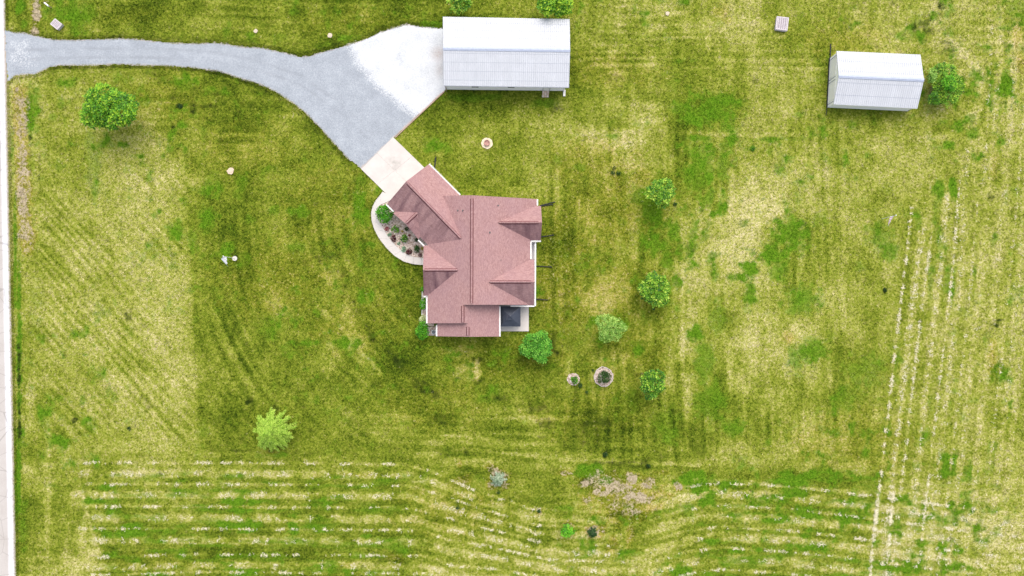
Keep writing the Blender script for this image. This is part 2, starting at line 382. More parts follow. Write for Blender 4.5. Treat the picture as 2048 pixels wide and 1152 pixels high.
# lush patches: u, v, half-width, half-height, strength
GREEN = [(1430,215,52,38,.75),(1385,225,45,30,.65),(1460,255,30,40,.5),(1400,305,38,45,.65),(1395,350,40,40,.65),(1445,330,16,60,.6),
 (1290,395,38,26,.7),(1300,420,26,30,.8),(1585,470,42,40,.8),(1545,505,36,30,.8),(1560,540,26,30,.6),(1600,600,40,36,.7),(1345,465,16,26,.8),
 (1315,490,32,22,.75),(1335,520,16,22,.7),(1383,482,16,40,.6),(1410,470,12,14,.6),(1420,395,12,22,.7),(1440,415,14,14,.7),(1425,428,8,8,.9),(1412,400,14,12,.6),
 (1498,540,22,14,.75),(1475,555,20,10,.7),(1500,590,12,30,.8),(1395,668,18,20,.9),(1277,702,11,12,1.1),(1430,545,10,24,.6),(1355,565,14,18,.7),(1440,640,22,40,.55),
 (1410,720,26,60,.6),(1425,805,40,40,.6),(1465,855,28,18,.7),(1330,840,34,34,.45),(1340,870,22,26,.6),(1260,800,30,30,.35),
 (1505,297,5,6,1.2),(1545,278,40,7,.6),(1620,700,34,26,.75),(1590,720,18,36,.65),(1730,740,50,44,.5),(1690,790,30,34,.5),(1790,720,14,60,.4),
 (1905,378,9,24,1.2),(1880,375,14,26,.8),(1870,420,10,40,.5),(1915,165,14,16,.8),(2010,170,26,45,.65),(1990,210,16,30,.7),(1945,240,18,12,.6),
 (1920,260,12,12,.8),(1945,265,16,14,.7),(1895,290,12,12,.8),(1940,300,8,8,.8),(1990,200,12,20,.5),(2030,20,30,30,.5),(1840,40,30,30,.4),
 (1760,470,34,30,.55),(1770,500,26,30,.6),(1720,530,20,14,.5),(1885,490,12,40,.6),(1900,560,16,30,.6),(1905,590,12,20,.7),(1860,560,10,40,.5),
 (1835,440,10,24,.5),(1950,545,8,14,.7),(1990,480,10,16,.5),(1905,930,26,28,.8),(1940,940,20,24,.7),(1985,900,14,30,.5),(2020,810,14,16,.7),(2000,750,26,20,.5),
 (1770,380,20,12,.3),(1640,440,24,20,.35),(1560,330,12,40,.3),(1600,380,20,20,.3),
 (1180,942,30,13,1.3),(1210,962,16,9,1.4),(1165,935,16,8,1.2),(1385,955,24,14,1.2),(1400,975,14,18,1.2),(1415,1000,14,14,1.3),(1350,963,12,6,1.0),
 (130,20,50,30,.7),(165,30,30,40,.6),(40,15,10,16,.9),(48,45,8,12,.6),(60,230,9,60,.7),(72,215,10,50,.6),(66,330,7,40,.35),(180,300,18,60,.45),(195,330,14,40,.5),
 (215,290,34,10,.5),(190,350,10,60,.45),(190,375,8,40,.5),(425,375,18,24,.7),(480,365,14,20,.55),(415,440,24,20,.8),(350,460,22,20,.7),(385,480,14,30,.5),(455,500,14,16,.8),
 (490,520,20,20,.5),(480,385,14,20,.5),(500,440,12,12,.5),(430,350,16,16,.45),(545,420,14,12,.6),(600,425,22,13,.75),(535,340,20,14,.5),(720,440,22,20,.6),(715,400,14,12,.6),
 (590,495,26,12,.6),(540,655,40,30,.45),(690,685,26,12,.5),(730,590,24,20,.35),(870,290,18,16,.8),(890,295,16,12,.6),(860,300,14,8,.7),(860,50,30,12,.7),(690,75,26,10,.7),
 (645,90,26,10,.4),(560,75,18,10,.4),(860,190,30,10,.6),(940,195,70,10,.55),(1090,205,30,10,.6),(370,170,26,16,.5),(360,215,24,8,.4),(130,165,22,14,.5),(105,235,10,8,.5),
 (75,590,20,50,.3),(38,700,5,200,.9),(36,960,6,120,1.0),(45,1050,12,60,.5),(90,830,18,40,.4),(110,880,22,12,.6),(40,880,14,24,.6),(30,500,4,120,.8),(25,300,5,60,.5),
 (560,910,30,6,.6),(1230,835,24,20,.2),(485,1010,30,16,.8),(490,1050,40,16,.9),(585,1055,14,20,.9),(470,1140,40,14,.7),(650,1010,20,16,.5),(190,1000,30,8,.7),(250,1060,50,12,.6),(210,975,20,6,.7),
 (1330,1020,30,14,.5),(1540,1035,50,12,.5),(1620,1030,40,12,.7),(1625,1095,30,10,.9),(1600,1075,24,8,.8),(1470,1100,40,8,.7),(1360,1140,20,16,.8),(1700,1040,40,10,.6),
 (1850,1085,30,8,.7),(1900,1100,30,10,.7),(1930,1135,40,10,.8),(1790,1130,36,14,.7),(1970,1060,20,16,.5),(1900,1010,10,8,.8),(1930,1000,14,20,.5),(1640,950,60,14,.5),(1600,970,16,24,.6),
 (1000,705,40,20,.35),(1240,655,24,26,.4),(1195,640,12,10,.8),(1205,675,16,12,.8),(1210,720,6,6,1.0),(1150,680,30,24,.35),(1120,500,20,30,.35),(1160,540,16,14,.5),(1160,335,14,10,.6),(1115,320,10,14,.5),(1225,270,14,8,.6)]
# dark rough patches, plus painted shade beside the patio tree
DARK = [(785,712,10,8,.45),(798,728,10,9,.55),(806,742,7,7,.5),(835,765,20,10,.6),(855,780,18,12,.6),(870,790,14,9,.5),(990,795,26,10,.5),(1000,800,10,6,.6),(955,718,14,7,.6),(955,763,12,6,.6),
 (640,515,16,6,.6),(662,512,12,8,.6),(640,520,6,8,.6),(680,545,10,10,.4),(692,575,8,10,.5),(715,620,16,10,.35),(745,675,8,12,.6),(750,685,8,14,.4),(545,615,10,6,.5),(630,400,20,10,.2),
 (1180,860,56,24,.30),(1160,888,50,16,.30),(1205,845,26,18,.28),(1090,850,20,12,.5),(1075,815,26,9,.5),(1050,860,16,8,.4),(1210,845,18,16,.5),(1240,925,60,4,.5),(1210,910,6,8,.8),
 (1285,925,8,8,.6),(1297,933,5,5,.9),(1365,935,16,8,.4),(1400,895,26,20,.35),(1320,920,30,14,.3),(1345,820,22,20,.25),(1290,750,20,10,.2),
 (390,215,14,16,.55),(360,212,8,6,.9),(395,180,14,8,.4),(420,212,20,5,.5),(345,195,5,8,.5),(346,254,5,4,.6),(300,150,30,10,.3),(330,160,30,8,.25),(450,175,30,10,.3),(500,205,30,16,.25),
 (560,180,20,10,.35),(610,250,16,14,.3),(660,300,20,14,.3),(720,360,20,14,.25),(475,225,10,14,.3),
 
 
 (1010,700,40,24,.2),(1110,690,12,30,.45),(1095,730,20,12,.35),(1040,715,10,20,.35),  # ground darkened as painted shade around the round tree by the patio
 (550,815,10,10,.5),(500,800,8,8,.5),(495,805,6,6,.7),(480,760,30,30,.12),(440,840,30,20,.2),(470,870,30,20,.2),
 (38,740,4,60,.8),(38,850,4,40,1.0),(255,855,5,4,.9),(150,840,6,6,.7),(285,800,12,10,.4),(300,815,8,8,.5),(255,630,10,12,.5),(60,310,5,50,.4),(78,330,4,50,.4),(60,620,3,10,.3),
 (1160,100,10,30,.2),(1225,155,20,8,.35),(1185,40,16,12,.2),(1220,360,16,10,.2),(1125,600,30,40,.15),(1105,650,20,30,.2),(1110,215,14,12,.5),(1125,220,12,10,.4),
 (1885,12,10,8,.9),(1850,50,30,22,.5),(1830,60,20,16,.4),(1900,100,20,8,.4),(1890,85,14,6,.5),(1770,580,4,5,1.0),(1310,845,16,40,.2),
 (1985,395,10,5,.8),(2000,640,14,4,.7),(1990,650,10,4,.6),
 (620,860,40,30,.15),(680,820,60,40,.12),(760,760,40,30,.12),(900,840,60,20,.15),(880,900,50,8,.3),(920,905,30,8,.3),(870,770,40,30,.1),(700,780,30,40,.15)]
DRYP = [(955,740,7,17,.9),(905,705,24,14,.3),(930,745,24,20,.25),(1248,280,60,20,.35),(1300,240,40,14,.45),(1300,215,40,8,.3),(1170,260,50,14,.3),(1280,370,34,26,.25),(1255,330,30,20,.25),
 (1470,430,40,60,.3),(1500,400,60,40,.3),(1540,360,50,40,.25),(1485,490,30,60,.35),(1430,500,20,26,.35),(1370,550,30,40,.2),(1500,670,40,20,.4),(1580,690,30,60,.35),(1560,640,30,20,.3),(1480,690,30,10,.35),
 (1200,600,30,30,.3),(1215,585,40,30,.2),(1200,470,30,40,.2),(1160,430,50,30,.15),(1365,700,6,60,.4),(1375,790,8,40,.25),(1460,720,8,60,.3),(1480,780,14,40,.25),(1240,720,20,16,.3),(1300,670,20,12,.2),
 (1220,105,12,8,.4),(1240,95,12,10,.4),(1205,90,10,8,.35),(1210,130,40,10,.25),(1235,145,16,6,.4),(1480,50,60,20,.2),(1510,50,30,16,.25),(1290,130,20,8,.25),
 (1900,85,50,10,.3),(1920,105,20,12,.4),(1950,130,12,20,.4),(1960,150,10,30,.4),(1940,235,14,16,.35),(1870,15,24,14,.3),(1870,45,14,8,.5),(1850,25,30,8,.3),(2030,90,14,60,.3),(1880,275,40,6,.35),
 (560,620,30,20,.2),(545,600,20,30,.2),(530,560,30,30,.15),(660,550,20,16,.25),(690,620,10,20,.25),(700,640,10,12,.25),(720,680,14,20,.35),(560,570,20,60,.12),(745,375,14,20,.35),(715,386,8,6,.8),
 (130,255,40,16,.15),(110,280,20,10,.1),(300,370,90,90,.10),(320,540,50,50,.1),(340,525,14,8,.3),(95,930,14,10,.4),(130,925,10,10,.4),(60,790,10,30,.4),(70,790,8,8,.3),(55,940,14,10,.35),
 (185,1105,14,10,.7),(165,1080,8,40,.35),(130,1110,6,30,.4),(95,1000,6,150,.25),(140,1125,20,14,.3),(110,1145,16,8,.3),(60,1140,8,40,.2),
 (1180,915,60,12,.25),(1090,930,30,10,.2),(950,925,50,8,.3),(1000,890,60,5,.2),(1040,830,20,10,.3),(1060,845,30,6,.25),(1290,1120,30,14,.35),(1240,1100,14,12,.3),(1255,1060,8,40,.25),(1230,1120,60,6,.25),(1140,1120,50,10,.2),
 (1960,1050,80,30,.15),(2000,1080,50,20,.3),(1990,1000,50,10,.25),(1860,1060,30,14,.25),(1800,1075,40,6,.25),(1990,1120,50,6,.25),(1930,1050,20,16,.2),(1990,795,24,5,.3),
 (60,15,6,40,.3),(660,140,30,5,.01),(1050,100,10,10,.01),(850,910,40,6,.3),(700,920,60,5,.2),(760,930,40,5,.3),(640,915,20,5,.3)]
SOIL = [(1130,540,60,150,.20),(1220,420,110,80,.17),(1230,600,90,110,.16),(1180,330,90,50,.14),(560,560,130,90,.15),(480,300,110,70,.11),(660,430,100,110,.12),(720,630,120,80,.13),(1010,720,130,40,.13),(860,800,120,60,.11),(1200,830,130,60,.12),(1210,140,120,40,.12),(1680,85,90,40,.13),(700,40,120,26,.10),(250,30,110,20,.08),(350,200,90,50,.10),(1700,880,120,60,.12),(1270,690,60,90,.12),(300,1120,120,20,.1),(900,1020,120,60,.09),(1250,1000,70,40,.42),(1215,965,50,24,.46),(1240,975,42,13,0.72),(1265,960,18,12,0.87),(1290,968,20,14,0.65),(1275,995,26,12,0.80),(1300,1000,16,10,0.58),(1170,968,14,10,0.72),(1255,950,14,7,0.72),(1180,1000,14,8,0.58),(1270,1025,16,8,0.58),(1354,970,6,10,0.72),(1360,975,5,6,0.72),
 (1130,945,14,8,0.51),(1280,1040,12,8,0.34),(1205,985,26,8,0.65),(1320,945,18,6,0.34),(990,945,13,14,0.87),(1005,962,14,18,0.58),(985,970,12,14,0.51),(1136,1050,10,10,0.72),(1188,1062,17,13,0.72),(1078,1022,7,7,0.72),
 (72,20,9,36,0.80),(70,60,8,10,0.72),(92,5,10,6,0.51),(42,220,15,44,0.65),(44,300,15,66,0.61),(46,380,15,64,0.65),(50,430,16,44,0.58),(54,470,17,30,0.55),(38,200,12,30,0.51),(30,260,5,80,0.29),(58,500,14,10,0.34),
 (1130,590,50,70,0.11),(1110,430,40,40,0.09),(1150,470,40,60,0.09),(1240,380,40,30,0.16),(1280,360,26,20,0.18),(1235,360,14,14,0.21),(1300,545,12,10,0.23),(1580,675,16,14,0.23),(1985,720,12,40,0.25),(2035,60,10,40,0.21),(2040,120,8,30,0.23),
 (1990,330,10,30,0.11),(1275,760,10,5,0.17),(1148,800,6,5,0.34),(960,1000,14,10,0.17),(930,960,20,14,0.29),(920,930,4,10,0.34),(1230,1085,10,14,0.34),(1260,1070,8,26,0.32),(1225,1100,14,6,0.29),(540,905,20,4,0.23),
 (1440,20,20,14,0.17),(1450,40,14,10,0.17),(790,1115,20,10,0.23),(700,1130,20,8,0.14),(700,950,60,5,0.14)]

# mown rows: list of polylines (u,v) + half width + dryness + broken-up length (0 = continuous)
ROWS = []
def row(pts, w, a, brk=0, ph=0.0): ROWS.append((pts, w, a, brk, ph))
# rows south of the house run east-west and swing round the planted island
for k, (y0, thick) in enumerate([(925,0),(947,1),(968,0),(990,1),(1013,0),(1036,1),(1057,0),(1081,1),(1108,0),(1130,1),(1144,0)]):
    x0 = 150 + (k % 3) * 12 + (20 if k > 6 else 0)
    xe = 800 + k * 6
    row([(x0, y0 + (6 if k > 7 else 0)), (400, y0), (xe, y0 + 3), (xe + 60, y0 + 16 + k), (xe + 150, y0 + 56 - k * 3.2), (xe + 260, y0 + 92 - k * 5), (xe + 420, y0 + 100 - k * 5.5)],
        7.0 if thick else 2.6, .36 if thick else .26, 76, k * 9.0)
for k, (y0, thick) in enumerate([(968,0),(990,1),(1013,0),(1035,1),(1056,0),(1076,1),(1098,0),(1121,1),(1142,0)]):
    row([(1300, y0 + 28), (1370, y0 + 6), (1440, y0 - 3), (1560, y0 + 4), (1680, y0 + 16), (1760, y0 + 26), (1900, y0 + 44), (2048, y0 + 62)],
        8.0 if thick else 2.6, .38 if thick else .24, 78, k * 13.0)
# rows on the east side run north-south, leaning
for k, (xm, thick) in enumerate([(1797,0),(1821,1),(1840,0),(1868,1),(1893,0),(1910,1),(1934,0),(1953,1),(1985,1),(2012,0),(2030,1),(2050,1)]):
    vt = [415,440,450,390,360,300,250,180,130,120,60,40][k]
    row([(xm + 26 - (vt < 400) * 0, vt), (xm + 10, 560), (xm, 640), (xm - 18, 800), (xm - 36, 960), (xm - 56, 1130)] if vt > 250 else
        [(xm + 50, 40), (xm + 36, vt + 100), (xm + 22, 400), (xm, 640), (xm - 18, 800), (xm - 40, 1000), (xm - 60, 1150)],
        6.5 if thick else 2.4, (.24 if thick else .22) if k < 5 else (.19 if thick else .14), 0)
row([(1756, 985), (1748, 1060), (1740, 1152)], 2.6, .55); row([(1787, 985), (1778, 1080), (1772, 1152)], 2.6, .4)
row([(1380, 958), (1480, 962), (1600, 976), (1740, 984), (1900, 990)], 3.0, .25)
row([(700, 690), (740, 722), (762, 750)], 4, .3); row([(650, 625), (690, 665), (715, 690)], 6, .22)
row([(880, 870), (940, 875), (1000, 880)], 2, .3); row([(900, 896), (960, 900), (1030, 908), (1110, 918), (1400, 930)], 3.5, .25)
row([(1900, 80), (1940, 120), (1962, 160), (1955, 230)], 9, .25); row([(1900, 78), (1925, 98), (1945, 120)], 4, .3)
row([(1160, 268), (1240, 262), (1330, 262), (1500, 272), (1600, 268)], 4, .16)
row([(165, 985), (170, 1020), (185, 1060), (195, 1100)], 3, .25); row([(200, 1105), (165, 1130), (140, 1152)], 7, .25)
DARKROWS = [([(775, 700), (812, 745), (865, 790), (900, 800)], 5, .4), ([(690, 575), (745, 670), (775, 700)], 4, .3), ([(1180, 922), (1300, 935)], 3, .5),
            ([(420, 900), (640, 906)], 3, .3), ([(1790, 640), (1810, 440)], 7, .0), ([(640, 520), (700, 590)], 4, .3),
            ([(380, 137), (440, 147), (500, 166), (560, 198), (610, 238), (660, 290), (715, 345)], 3, .4), ([(95, 137), (240, 133), (380, 137)], 2.5, .35),
            ([(110, 72), (300, 74), (470, 82), (560, 96), (620, 106), (690, 82), (800, 44), (880, 50)], 3, .4)]
def segd(u, v, pts):
    """distance to polyline and position along it"""
    best = np.full(u.shape, 1e9, np.float32); al = np.zeros(u.shape, np.float32); L = 0
    for (x0, y0), (x1, y1) in zip(pts[:-1], pts[1:]):
        dx, dy = x1 - x0, y1 - y0; l = math.hypot(dx, dy)
        t = np.clip(((u - x0) * dx + (v - y0) * dy) / (l * l), 0, 1)
        d = np.hypot(u - x0 - t * dx, v - y0 - t * dy); b = d < best
        best = np.where(b, d, best); al = np.where(b, L + t * l, al); L += l
    return best, al
def lawn_maps(x, y):
    u, v = plan(x, y); u = u.astype(np.float32); v = v.astype(np.float32)
    wu = u + (fbm(u / 60, v / 60, 3, 1) - .5) * 60; wv = v + (fbm(u / 60, v / 60, 3, 2) - .5) * 60
    dry = grid(wu, wv)
    dry = dry + (fbm(u / 34, v / 34, 4, 5) - .5) * .42
    ew = np.clip((v - 880) / 40, 0, 1); ns = np.clip((u - 1040) / 60, 0, 1) * (1 - ew) + .0
    dry = dry + ew * (vn(u / 90, v / 9, 7) - .5) * .16
    dry = dry + ns * (vn(u / 9, v / 80, 8) - .5) * .15
    wd = np.clip(1 - np.hypot((u - 280) / 170, (v - 700) / 170), 0, 1)
    dry = dry + wd * (vn((u * .77 - v * .64) / 11, (u * .64 + v * .77) / 60, 9) - .5) * .38
    # mowing passes: diagonal on the west lawn, north-south beside the house, east-west along the top and below the house
    def passes(a, b, period, amp, zone, s, reg=.45):
        w = np.sin((a + 15 * (fbm(a / 45, b / 220, 2, s) - .5) * 2) * 2 * math.pi / period) * reg + (vn(a / 7, b / 130, s + 2) - .5) * (2.2 - 1.5 * reg)
        return amp * zone * w * np.clip(2.4 * vn(a / 60, b / 90, s + 1) - .55, .05, 1.2)
    box = lambda x0, x1, y0, y1, f=30: np.clip((u - x0) / f, 0, 1) * np.clip((x1 - u) / f, 0, 1) * np.clip((v - y0) / f, 0, 1) * np.clip((y1 - v) / f, 0, 1)
    a_, b_ = u * .74 - v * .67, u * .67 + v * .74
    dry = dry + passes(a_, b_, 17, .12, box(60, 400, 330, 900), 80, .9)
    a2 = np.hypot(u - 1010, (v - 420) * 1.0); dry = dry + passes(a2, np.arctan2(v - 420, u - 1010) * 300, 22, .10, box(390, 900, 400, 905), 82, .8)
    dry = dry + passes(u + (v - 600) * -.02, v, 21, .12, box(1076, 1720, 230, 940), 84)
    dry = dry + passes(v, u, 17, .13, box(60, 2048, -20, 150, 14), 86)
    dry = dry + passes(v + .00004 * (u - 1000) ** 2, u, 18, .13, box(720, 1300, 800, 940), 88)
    dry = dry + passes(v, u, 22, .12, box(230, 640, 130, 330), 90)
    g = np.zeros_like(dry); d = np.zeros_like(dry); s = np.zeros_like(dry)
    n1 = (fbm(u / 14, v / 14, 4, 12, .75) - .5) * 1.35
    def blobs(L, out, soft=1.0):
        for (cu, cv, ru, rv, a) in L:
            k = (np.abs(u - cu) < ru * 1.9) & (np.abs(v - cv) < rv * 1.9)
            if not k.any(): continue
            q = np.hypot((u[k] - cu) / ru, (v[k] - cv) / rv) + n1[k] * 1.5
            out[k] = np.maximum(out[k], a * np.clip((1.3 - q) / .8, 0, 1))
    blobs(GREEN, g); blobs(DARK, d); blobs(SOIL, s)
    s = np.where(s > .22, s * np.clip(.15 + 1.75 * fbm(u / 6, v / 6, 3, 35, .75), .2, 1.25), s)
    dp = np.zeros_like(dry); blobs(DRYP, dp); dry = dry + dp * .62
    for pts, w, a, brk, ph in ROWS:
        x0 = min(p[0] for p in pts) - 30; x1 = max(p[0] for p in pts) + 30; y0 = min(p[1] for p in pts) - 30; y1 = max(p[1] for p in pts) + 30
        k = (u > x0) & (u < x1) & (v > y0) & (v < y1)
        if not k.any(): continue
        dd, al = segd(u[k], v[k], pts)
        f = np.clip((w * (1.0 + n1[k] * 1.2) - dd) / (w * .5) + .5, 0, 1)
        if brk: f = f * np.clip(.74 + .42 * np.sin((al + ph + 46 * (vn(al / 60, v[k] / 14, 77) - .5)) * 2 * math.pi / brk) + n1[k] * 1.6 + 1.0 * (vn(al / 50, v[k] / 10, 78) - .5), .08, 1)
        else: f = f * np.clip(.75 + n1[k] * 1.8, .2, 1)
        dry[k] += a * f; g[k] *= (1 - .8 * f)
    for pts, w, a in DARKROWS:
        dd, al = segd(u, v, pts)
        d = np.maximum(d, a * np.clip((w * (1 + n1 * 1.6) - dd) / (w * .6) + .5, 0, 1))
    sharp = 372 + (v - 400) * .055
    zone = np.clip((v - 310) / 30, 0, 1) * np.clip((905 - v) / 8, 0, 1)
    dry = dry + zone * (np.clip((sharp - u) / 5, -1, 1) * .5 + .5) * np.clip(1 - (sharp - u) / 330, 0, 1) * .085 - zone * np.clip((u - sharp) / 5, 0, 1) * np.clip(1 - (u - sharp) / 240, 0, 1) * .06
    g = g + np.clip(fbm(u / 22, v / 22, 4, 21, .65) - .50, 0, 1) * 2.7 * np.clip(.55 + (vn(u / 150, v / 150, 23) - .4) * 1.6, .15, 1.2)
    rows = np.clip((v - 935) / 20, 0, 1) * (np.clip((870 - u) / 80, 0, 1) * np.clip((u - 160) / 60, 0, 1) + np.clip((u - 1340) / 60, 0, 1) * np.clip((2040 - u) / 300, 0, 1))
    dry = dry - rows * .07
    g = g + rows * 1.6 * np.clip(fbm(u / 46, v / 10, 3, 24, .6) - .36, 0, 1)
    d = d * np.clip(.1 + 1.9 * fbm(u / 7, v / 7, 3, 33, .7), .15, 1.4) + np.clip(fbm(u / 13, v / 13, 3, 31) - .60, 0, 1) * 1.8
    return np.stack([np.clip(np.where(dry > .66, .66 + (dry - .66) * .55, dry), 0, .84), np.clip(g, 0, 1.2), np.clip(d, 0, 1.2), np.clip(s, 0, 1.2)], -1)

def axis(a, b, h):
    c = np.arange(a, b, h); o = [c]
    g = h * np.power(1.22, np.arange(1, 46)).cumsum()
    return np.concatenate([(a - g)[::-1], c, b + g])
gx = axis(-84, 84, .21); gy = axis(-46, 53, .21)
GX, GY = np.meshgrid(gx, gy); nx, ny = len(gx), len(gy)
M = lawn_maps(GX.ravel(), GY.ravel())
gz = (fbm(GX.ravel() / 2.2, GY.ravel() / 2.2, 3, 40) - .5) * .09
idx = np.arange(nx * ny).reshape(ny, nx)
Q = np.stack([idx[:-1, :-1], idx[:-1, 1:], idx[1:, 1:], idx[1:, :-1]], -1).reshape(-1, 4)
tag(npmesh('lawn', np.stack([GX.ravel(), GY.ravel(), gz - .05], -1), Q, LAWN, attr={'lawn': ('FLOAT_COLOR', M)}), kind='structure')

# ------------------------------------------------------------------ road, driveway, slabs, beds
def poly_in(u, v, poly):
    ins = np.zeros(u.shape, bool); n = len(poly)
    for i in range(n):
        x0, y0 = poly[i]; x1, y1 = poly[(i + 1) % n]
        c = ((y0 > v) != (y1 > v)) & (u < (x1 - x0) * (v - y0) / (y1 - y0 + 1e-9) + x0); ins ^= c
    return ins
rd = MB()
ra, rb = P(12, 60), P(33, 1152); dv = (rb - ra).normalized(); side = Vector((dv.y, -dv.x, 0))
if side.x > 0: side = -side
e0, e1 = ra - dv * 200, rb + dv * 250
rd.face([e0 + Vector((0, 0, .03)), e0 + side * 7 + Vector((0, 0, .03)), e1 + side * 7 + Vector((0, 0, .03)), e1 + Vector((0, 0, .03))], 0,
        [(0, 0), (7, 0), (7, 500), (0, 500)])
tag(rd.build('road', ROAD), kind='structure')

DRIVE = [(10,58),(30,63),(50,64),(75,70),(110,77),(150,78),(200,76),(235,75),(270,76),(310,80),(350,84),(400,85),(430,83),(460,87),(490,92),(520,93),(560,101),(600,111),(620,110),(640,103),
 (680,92),(720,80),(760,62),(800,50),(812,47),(850,52),(892,55),(892,180),(888,184),(789,276),(722,339),(696,320),(666,288),(636,254),(610,228),(584,207),(553,187),(527,174),(506,166),(480,159),
 (443,146),(391,138),(338,134),(234,131),(182,133),(117,133),(99,137),(81,146),(70,151),(52,151),(29,154),(14,168)]
hx = np.arange(-80, -8, .15); hy = np.arange(16, 48, .15)
DX, DY = np.meshgrid(hx, hy); du, dw = plan(DX, DY)
nu = (fbm(du / 9, dw / 9, 3, 50) - .5) * 7; nv_ = (fbm(du / 9, dw / 9, 3, 51) - .5) * 7
near = np.minimum(np.hypot(du - 840, dw - 228) / 140, 1) ** 2
edgeline, _ = segd(du, dw, [(892, 180), (789, 276), (722, 339)])
jit = np.clip(edgeline / 12, 0, 1)
ins = poly_in(du + nu * jit, dw + nv_ * jit, DRIVE)
cell = ins[:-1, :-1] & ins[1:, 1:] & ins[1:, :-1] & ins[:-1, 1:]
ii = np.arange(ins.size).reshape(ins.shape)
QD = np.stack([ii[:-1, :-1], ii[:-1, 1:], ii[1:, 1:], ii[1:, :-1]], -1)[cell]
used, inv = np.unique(QD, return_inverse=True)
fu, fv = du.ravel()[used], dw.ravel()[used]
ed, _ = segd(fu, fv, DRIVE + [DRIVE[0]])
ed2, _ = segd(fu, fv, [(892, 55), (892, 180)]); ed3, _ = segd(fu, fv, [(10, 58), (14, 168)])
edge = np.clip(1 - ed / 9, 0, 1) * (ed2 > 9) * (ed3 > 12)
wl, _ = segd(fu, fv, [(700, 84), (701, 93), (712, 124), (730, 142), (748, 168), (774, 187), (805, 213), (832, 234)])
inside = poly_in(fu, fv, [(700, 84), (701, 93), (712, 124), (730, 142), (748, 168), (774, 187), (805, 213), (832, 234), (900, 250), (900, 30), (700, 30)])
fresh = np.clip(.5 + np.where(inside, wl, -wl) / 26 + (fbm(fu / 5, fv / 5, 3, 60) - .5) * .35, 0, 1)
pale = np.clip(1 - np.hypot((fu - 45) / 42, (fv - 112) / 50), 0, 1) * .9 * (vn(fu / 14, fv / 14, 61) * .8 + .3)
fresh = np.maximum(fresh, pale * .85)
rust = np.clip(1 - np.hypot((fu - 878) / 22, (fv - 108) / 20), 0, 1) * .9 + np.clip(1 - np.hypot((fu - 880) / 14, (fv - 140) / 20), 0, 1) * .5
rut = np.zeros(len(fu))
for off in (-9, 9):
    dd_, _ = segd(fu, fv + off, [(30, 110), (150, 106), (300, 106), (420, 112), (520, 132), (600, 160), (680, 215), (750, 280)])
    rut = np.maximum(rut, np.clip(1 - dd_ / 5, 0, 1) * np.clip(fbm(fu / 40, fv / 12, 3, 64) * 2 - .5, 0, 1))
rut = np.maximum(rut, np.clip(1 - np.abs(fv - 113.5) / 1.6, 0, 1) * (fu > 118) * (fu < 275) * (vn(fu / 3, fv / 3, 65) > .4))
zz = .035 - edge * .03 + (fbm(fu / 3, fv / 3, 2, 62) - .5) * .02
tag(npmesh('driveway', np.stack([DX.ravel()[used], DY.ravel()[used], zz], -1), inv.reshape(-1, 4), GRAVEL,
    attr={'edge': ('FLOAT', edge), 'fresh': ('FLOAT', fresh), 'rust': ('FLOAT', rust), 'rut': ('FLOAT', rut)}), kind='structure')
TIMBER = plain('weathered_timber', (.36, .25, .19), .9, .1, 0, .25, 6)
b = MB(); b.bar(P(888.5, 183, .05), P(790.5, 275, .05), .14, .16); tag(b.build('driveway_edging', TIMBER), kind='structure')

def slabs(name, quads, mat, top=.07, gap=.03, kind='structure'):
    b = MB()
    for q in quads:
        p = [P(*c, top) for c in q]; c = sum(p, Vector()) / len(p)
        p = [c + (x - c) * (1 - gap / max(.2, (x - c).length)) for x in p]
        area = sum(p[i].x * p[(i + 1) % len(p)].y - p[(i + 1) % len(p)].x * p[i].y for i in range(len(p)))
        b.slab(p if area > 0 else p[::-1], .16, 0, 0)
    return tag(b.build(name, mat), kind=kind)
A0, A1, A2, A3 = (786, 274), (722, 338), (785, 400), (864, 350)
def lerp(a, b, t): return (a[0] + (b[0] - a[0]) * t, a[1] + (b[1] - a[1]) * t)
qs = []
for i in range(2):
    for j in range(2):
        def g_(s, t): return lerp(lerp(A0, A1, s), lerp(A3, A2, s), t)
        s0, s1, t0, t1 = i / 2, (i + 1) / 2, j / 2, (j + 1) / 2
        qs.append([g_(s0, t0), g_(s1, t0), g_(s1, t1), g_(s0, t1)])
def apron_mat():
    m = concrete('apron_concrete', (.53, .48, .44))
    v = m.n('ShaderNodeVectorMath', operation='DISTANCE'); m.t.links.new(m.pos, v.inputs[0]); v.inputs[1].default_value = tuple(P(787, 326, .07))
    k = m.math('SUBTRACT', 1.0, m.math('DIVIDE', v.outputs['Value'], 1.7), clamp=True)
    k = m.math('MULTIPLY', k, m.step(m.noise(1.4, 6, .7), .38, .7))
    old = m.b.inputs['Base Color'].links[0].from_socket
    m.color(m.mix(m.math('MULTIPLY', k, .8), old, (.25, .235, .205))); return m.m
slabs('driveway_apron', qs, apron_mat(), .075, .010)
OUT = [(765,383),(760,390),(751,401),(745,413),(742,426),(743,441),(748,458),(758,477),(772,495),(788,511),(807,523),(827,528.5),(843,530),(852,530)]
INN = [(790,397),(776,402),(762,409),(755,415),(752.5,426),(756,439),(762.5,449),(770,463),(780,478),(791.5,491),(802.5,501),(813.5,508.5),(827,513.5),(843,515.5),(852,515.5)]
INN = INN[:1] + INN[2:]
qs = [[OUT[i], OUT[i + 1], INN[i + 1], INN[i]] for i in range(len(OUT) - 1)]
slabs('walkway', qs, CONC, .08, .012)
bed = INN[1:] + [(870, 500), (840, 440), (800, 395)]
b = MB(); p = [P(u, v, .045) for u, v in bed][::-1]
b.slab(p if sum(p[i].x * p[(i + 1) % len(p)].y - p[(i + 1) % len(p)].x * p[i].y for i in range(len(p))) > 0 else p[::-1], .1, 0, 0)
tag(b.build('garden_bed', MULCH), kind='structure')
